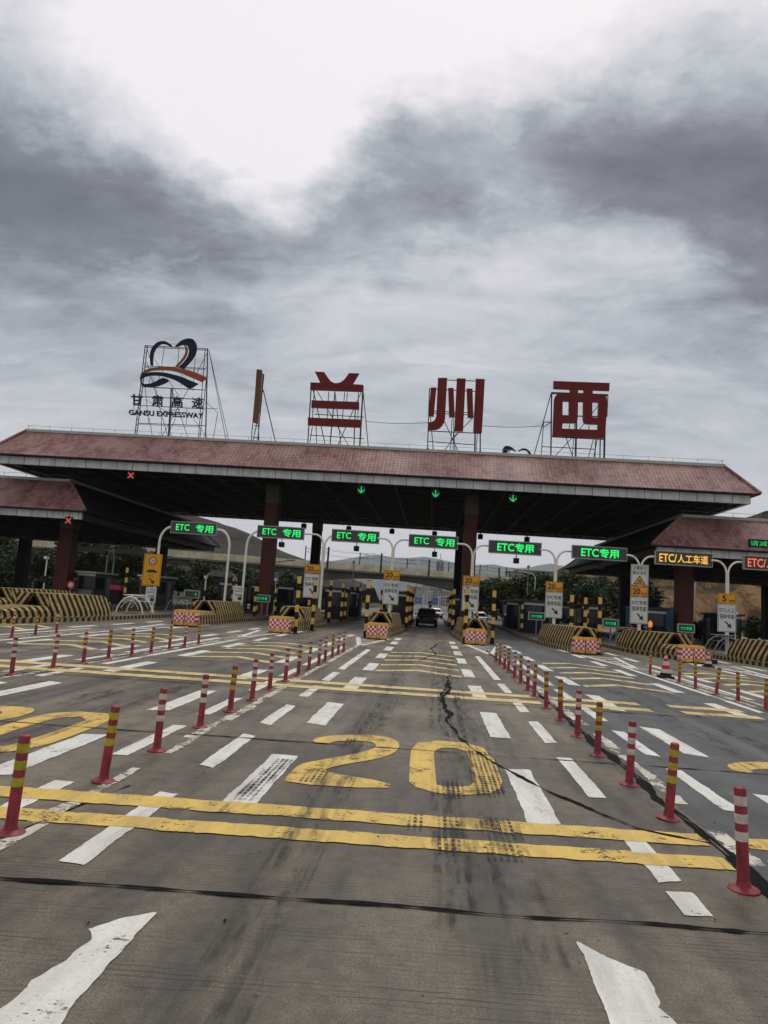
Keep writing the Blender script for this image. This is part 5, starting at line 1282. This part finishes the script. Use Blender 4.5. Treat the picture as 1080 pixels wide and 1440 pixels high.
for i, (px, py) in enumerate([(655,832),(684,826),(712,822),(735,818),(758,818),(782,815),(815,812),(846,812),(880,815)]): TR.append(('round','leafA',px,py,140+R.uniform(-5,8),i % 3,1.5,ORD[i].replace('nearest','first')+' tree from the left in the hind row right of the road'))
for i, (px, py, d_) in enumerate([(20,800,96),(75,806,99),(128,806,97),(190,812,98),(300,818,100),(345,822,101),(410,826,102),(460,838,104),(720,838,104),(790,842,100)]): TR.append(('bush','leafA',px,py,d_,i % 3,1.5,ORD[i].replace('nearest','first')+' broad dark shrub from the left beyond the booths'))
TR = [(k_, l_, px, py+(17 if 18 < px < 105 and k_ == 'round' else (9 if 235 < px < 470 and k_ == 'round' else 0)), d_, s_, w_, lb) for (k_, l_, px, py, d_, s_, w_, lb) in TR]
for kind, lf, px, py, d, sd, wd, lab in TR: tree(kind, lf, px, py, d, lab, sd, -.06, wd)
# distant roadside: blue signs, lamps, buildings
for px, py, d, w, h, lab in ((588,844,350,3.3,3.0,'blue direction sign over the road left of the SUV'),(612,845.5,350,3.2,3.2,'blue direction sign over the road right of the SUV'),(681,841,330,3.2,3.8,'blue direction sign right of the centre right lane sign')):
    q_ = P(px, py, d); t = thing('direction_sign', lab, 'road sign', (q_.x,d,0), 0, 'blue direction signs beyond the booths')
    p = MB().bbox(-w/2,w/2,0,.12,q_.z-h/2,q_.z+h/2,.04).build('panel', M['blue_sign'], t); mb = MB(); rim(mb,-w/2+.15,w/2-.15,q_.z-h/2+.15,q_.z+h/2-.15,-.01,.1)
    mb.face([(-w*.3,-.01,q_.z-.1),(w*.3,-.01,q_.z-.1),(w*.3,-.01,q_.z+.12),(-w*.3,-.01,q_.z+.12)]); mb.face([(-.3,-.012,q_.z-h*.3),(0,-.012,q_.z-h*.3),(0,-.012,q_.z+.3*h),(-.3,-.012,q_.z+.3*h)]); mb.build('road_diagram', M['plate_white'], p, fix=False)
    mb = MB(); mb.tube([(w/2+.4,.2,-.02),(w/2+.4,.2,q_.z+h/2)],.14,8); mb.tube([(w/2+.4,.2,q_.z+.6),(-w/2,.2,q_.z+.6)],.08,6); mb.build('post', M['galv'], t)
def street_lamp(px, py, d, lab, sgn=1):
    q_ = P(px, py, d); t = thing('street_lamp', lab, 'street lamp', (q_.x,d,-.05), 0, 'pale street lamps beyond the booths'); H = q_.z
    MB().tube([(0,0,0),(0,0,H-.6),(sgn*.4,0,H-.1),(sgn*2.2,0,H+.15)],[.12,.08,.06,.05],8).build('pole', M['pole'], t, smooth=True); MB().bbox(sgn*2.2-.5,sgn*2.2+.5,-.15,.15,H+.1,H+.25,.04).build('lamp_head', M['plate_white'], t)
for px, py, d, sg, lab in ((596,832,210,1,'pale street lamp just left of the SUV roof'),(606,831,260,-1,'pale street lamp over the SUV far away'),(617,838,180,1,'pale street lamp right of the SUV'),(600,836,330,1,'smallest pale street lamp along the far road'),(753,806,115,-1,'tall white street lamp right of the centre by the trees'),(34,745,98,1,'grey street lamp at far left before the viaduct'),(978,812,92,1,'white lamp pole left of the rightmost sign'),(384,788,85,1,'curved grey street lamp just right of the left column')):
    street_lamp(px, py, d, lab, sg)
bk = 0
for px, py, d, w, dp, m_, lab in ((575,832,900,16,14,'cityA','pale tower block far left of the road end'),(585,826,1000,18,14,'cityB','buff tower block left of the road end'),(594,829,950,14,14,'cityA','slim pale tower block above the road end'),(603,824,1100,20,14,'cityA','tallest pale tower block above the road end'),(613,828,1000,16,14,'cityB','buff tower block above the SUV'),(622,831,900,16,14,'cityA','pale tower block right of the SUV'),(631,834,850,14,14,'cityB','low buff block at the right of the road end'),
      (730,806,420,14,10,'cityB','buff apartment block above the trees right of centre'),(752,804,440,22,10,'cityA','wide pale apartment block above the trees right of centre'),(764,806,430,10,10,'cityB','narrow buff block beside the wide apartment block'),(700,812,600,16,10,'cityA','pale block on the skyline left of the apartment blocks')):
    q_ = P(px, py, d); t = thing('apartment_block', lab, 'building', (q_.x,d,-.06), 0, 'distant apartment blocks'); H = q_.z
    MB().bbox(-w/2,w/2,0,dp,0,H,.1).build('wall', M[m_], t); mb = MB(); nf = max(3, int(H/3.2)); nw = max(3, int(w/3.2))
    for i in range(nf):
        for j in range(nw): x = -w/2+w*(j+.5)/nw; z = H*(i+.5)/nf; mb.box(x-.7,x+.7,-.08,.1,z-.7,z+.8)
    wo = mb.build('window', M['glass'], t); wo['kind'] = 'stuff'; MB().box(-w/2-.3,w/2+.3,-.3,dp+.3,H+.003,H+.8).build('roof', M['bridge'], t)

# ================================================================== HAZE
hz = MB().box(-12400,12400,-280,9400,-1.1,1100).build('haze', None); hz['kind'] = 'stuff'
m = bpy.data.materials.new('pale haze'); m.use_nodes = True; nt = m.node_tree
for n_ in list(nt.nodes):
    if n_.type != 'OUTPUT_MATERIAL': nt.nodes.remove(n_)
pv = nt.nodes.new('ShaderNodeVolumePrincipled'); pv.inputs['Color'].default_value = (.86,.92,1.0,1); pv.inputs['Density'].default_value = .000085; pv.inputs['Anisotropy'].default_value = .1
nt.links.new(pv.outputs[0], nt.nodes['Material Output'].inputs['Volume']); hz.data.materials.clear(); hz.data.materials.append(m)

# ================================================================== SKY AND LIGHT
SUN_EL, SUN_AZ = rad(62), rad(12)                          # azimuth measured from the road direction to the right
w = bpy.data.worlds.new('World'); bpy.context.scene.world = w; w.use_nodes = True; t = NT(w.node_tree)
bg = t.n['Background']
sky = t.add('ShaderNodeTexSky'); sky.sky_type = 'NISHITA'; sky.sun_disc = False; sky.sun_elevation = SUN_EL; sky.sun_rotation = SUN_AZ; sky.air_density = 1.5; sky.dust_density = 3
d = t.coord('Generated'); s = t.sep(d)
zz = t.math('MAXIMUM', s[2], 0.0)
pl = t.comb(t.math('DIVIDE', s[0], t.math('ADD', zz, .22)), t.math('DIVIDE', s[1], t.math('ADD', zz, .22)), 0)
pl = t.vmath('ADD', pl, (3.7, 1.3, 0))
wv = t.noise(pl, 1.3, 9, .62, out='Color'); wv = t.vmath('MULTIPLY', t.vmath('SUBTRACT', wv, (.5,.5,.5)), (.62,.62,.36))
dd = t.vmath('ADD', d, wv)
def blob(px, py, rx, rz, amt):                              # soft mass of cloud round one direction of the sky
    c_ = ray(px, py).normalized(); v = t.vmath('SUBTRACT', dd, tuple(c_)); v = t.vmath('MULTIPLY', v, (1/rx, 1/rx, 1/rz))
    return t.math('MULTIPLY', t.ramp(t.vmath('LENGTH', v), 1.0, .0), amt)
pq = t.vmath('MULTIPLY', pl, (.55,1,1)); n1 = t.noise(pq, 1.2, 10, .60, dist=.5); n2 = t.noise(pq, 3.2, 11, .66, dist=.7)
n3 = t.noise(t.vmath('MULTIPLY', t.vmath('ADD', pl, wv), (.45,1.25,1)), 7.5, 10, .66, dist=1.1)
dens = t.math('ADD', t.math('ADD', t.math('MULTIPLY', t.math('SUBTRACT', n1, .5), 1.15), t.math('MULTIPLY', t.math('SUBTRACT', n2, .5), 1.35)), t.math('MULTIPLY', t.math('SUBTRACT', n3, .5), .75))
dark = None
for b_ in ((60,250,.36,.12,.72),(330,310,.42,.09,.72),(880,235,.46,.14,.95),(1070,340,.32,.15,.85),(640,275,.30,.085,.7),(460,300,.22,.06,.4),(-300,200,.5,.25,.7),(1400,250,.5,.3,.8),(120,400,.3,.07,.35),(1050,60,.18,.12,.25)):
    v = blob(*b_); dark = v if dark is None else t.math('ADD', dark, v)
lite = None
for b_ in ((430,60,.62,.30,.66),(600,140,.30,.09,.38),(420,170,.3,.08,.2),(30,60,.2,.14,-.6),(520,-300,.9,.5,.8),(600,440,.5,.10,.25)):
    v = blob(*b_); lite = v if lite is None else t.math('ADD', lite, v)
lum = t.math('ADD', .60, t.math('SUBTRACT', t.math('MULTIPLY', lite, .55), t.math('MULTIPLY', dark, .46)))
lum = t.math('ADD', lum, t.math('MULTIPLY', dens, .50))
low = t.ramp(s[2], .27, .0)                                # the sky clears and pales toward the horizon
lum = t.math('ADD', t.math('MULTIPLY', lum, t.math('SUBTRACT', 1, t.math('MULTIPLY', low, .9))), t.math('MULTIPLY', low, .80))
cr = t.add('ShaderNodeValToRGB'); e = cr.color_ramp.elements
e[0].position = 0.0; e[0].color = c4(srgb(84,86,94)); e[1].position = 1.0; e[1].color = c4(srgb(252,248,251))
for p_, c_ in ((.22,srgb(117,119,127)),(.42,srgb(162,166,175)),(.58,srgb(194,199,205)),(.76,srgb(226,223,228))):
    x = e.new(p_); x.color = c4(c_)
t.put(cr.inputs[0], lum)
skyc = t.vmath('SCALE', sky.outputs[0]); skyc.node.inputs['Scale'].default_value = .10
mixed = t.mix(.95, skyc, cr.outputs[0])
behind = t.ramp(s[1], -.1, -.6)
t.put(bg.inputs['Color'], mixed); bg.inputs['Strength'].default_value = 1.0
sun = bpy.data.lights.new('sun', 'SUN'); sun.energy = 1.3; sun.angle = rad(25); sun.color = (1.0,.96,.9)
so = bpy.data.objects.new('sun', sun); C.objects.link(so)
sd = Vector((math.sin(SUN_AZ)*math.cos(SUN_EL), math.cos(SUN_AZ)*math.cos(SUN_EL), math.sin(SUN_EL)))
so.rotation_euler = sd.to_track_quat('Z', 'Y').to_euler(); so.location = sd*60
# ================================================================== CAMERA
cam = bpy.data.cameras.new('camera'); co_ = bpy.data.objects.new('camera', cam); C.objects.link(co_)
cam.sensor_fit = 'VERTICAL'; cam.sensor_height = 36.0; cam.lens = F/1440*36.0; cam.clip_start = .05; cam.clip_end = 20000
# camera axes in the world: right, up, back
ax = Vector((RIGHT.x, DIRV.x, -DOWN.x)); ay = Vector((RIGHT.y, DIRV.y, -DOWN.y)); az = Vector((RIGHT.z, DIRV.z, -DOWN.z))
rot = Matrix(((ax.x, -ay.x, -az.x), (ax.y, -ay.y, -az.y), (ax.z, -ay.z, -az.z)))
co_.matrix_world = Matrix.Translation((0,0,CH)) @ rot.to_4x4()
sc = bpy.context.scene; sc.camera = co_
sc.view_settings.view_transform = 'Standard'; sc.view_settings.look = 'None'; sc.view_settings.exposure = 0.0; sc.view_settings.gamma = 1.0
sc.cycles.max_bounces = 6; sc.cycles.transparent_max_bounces = 12; sc.cycles.volume_bounces = 1
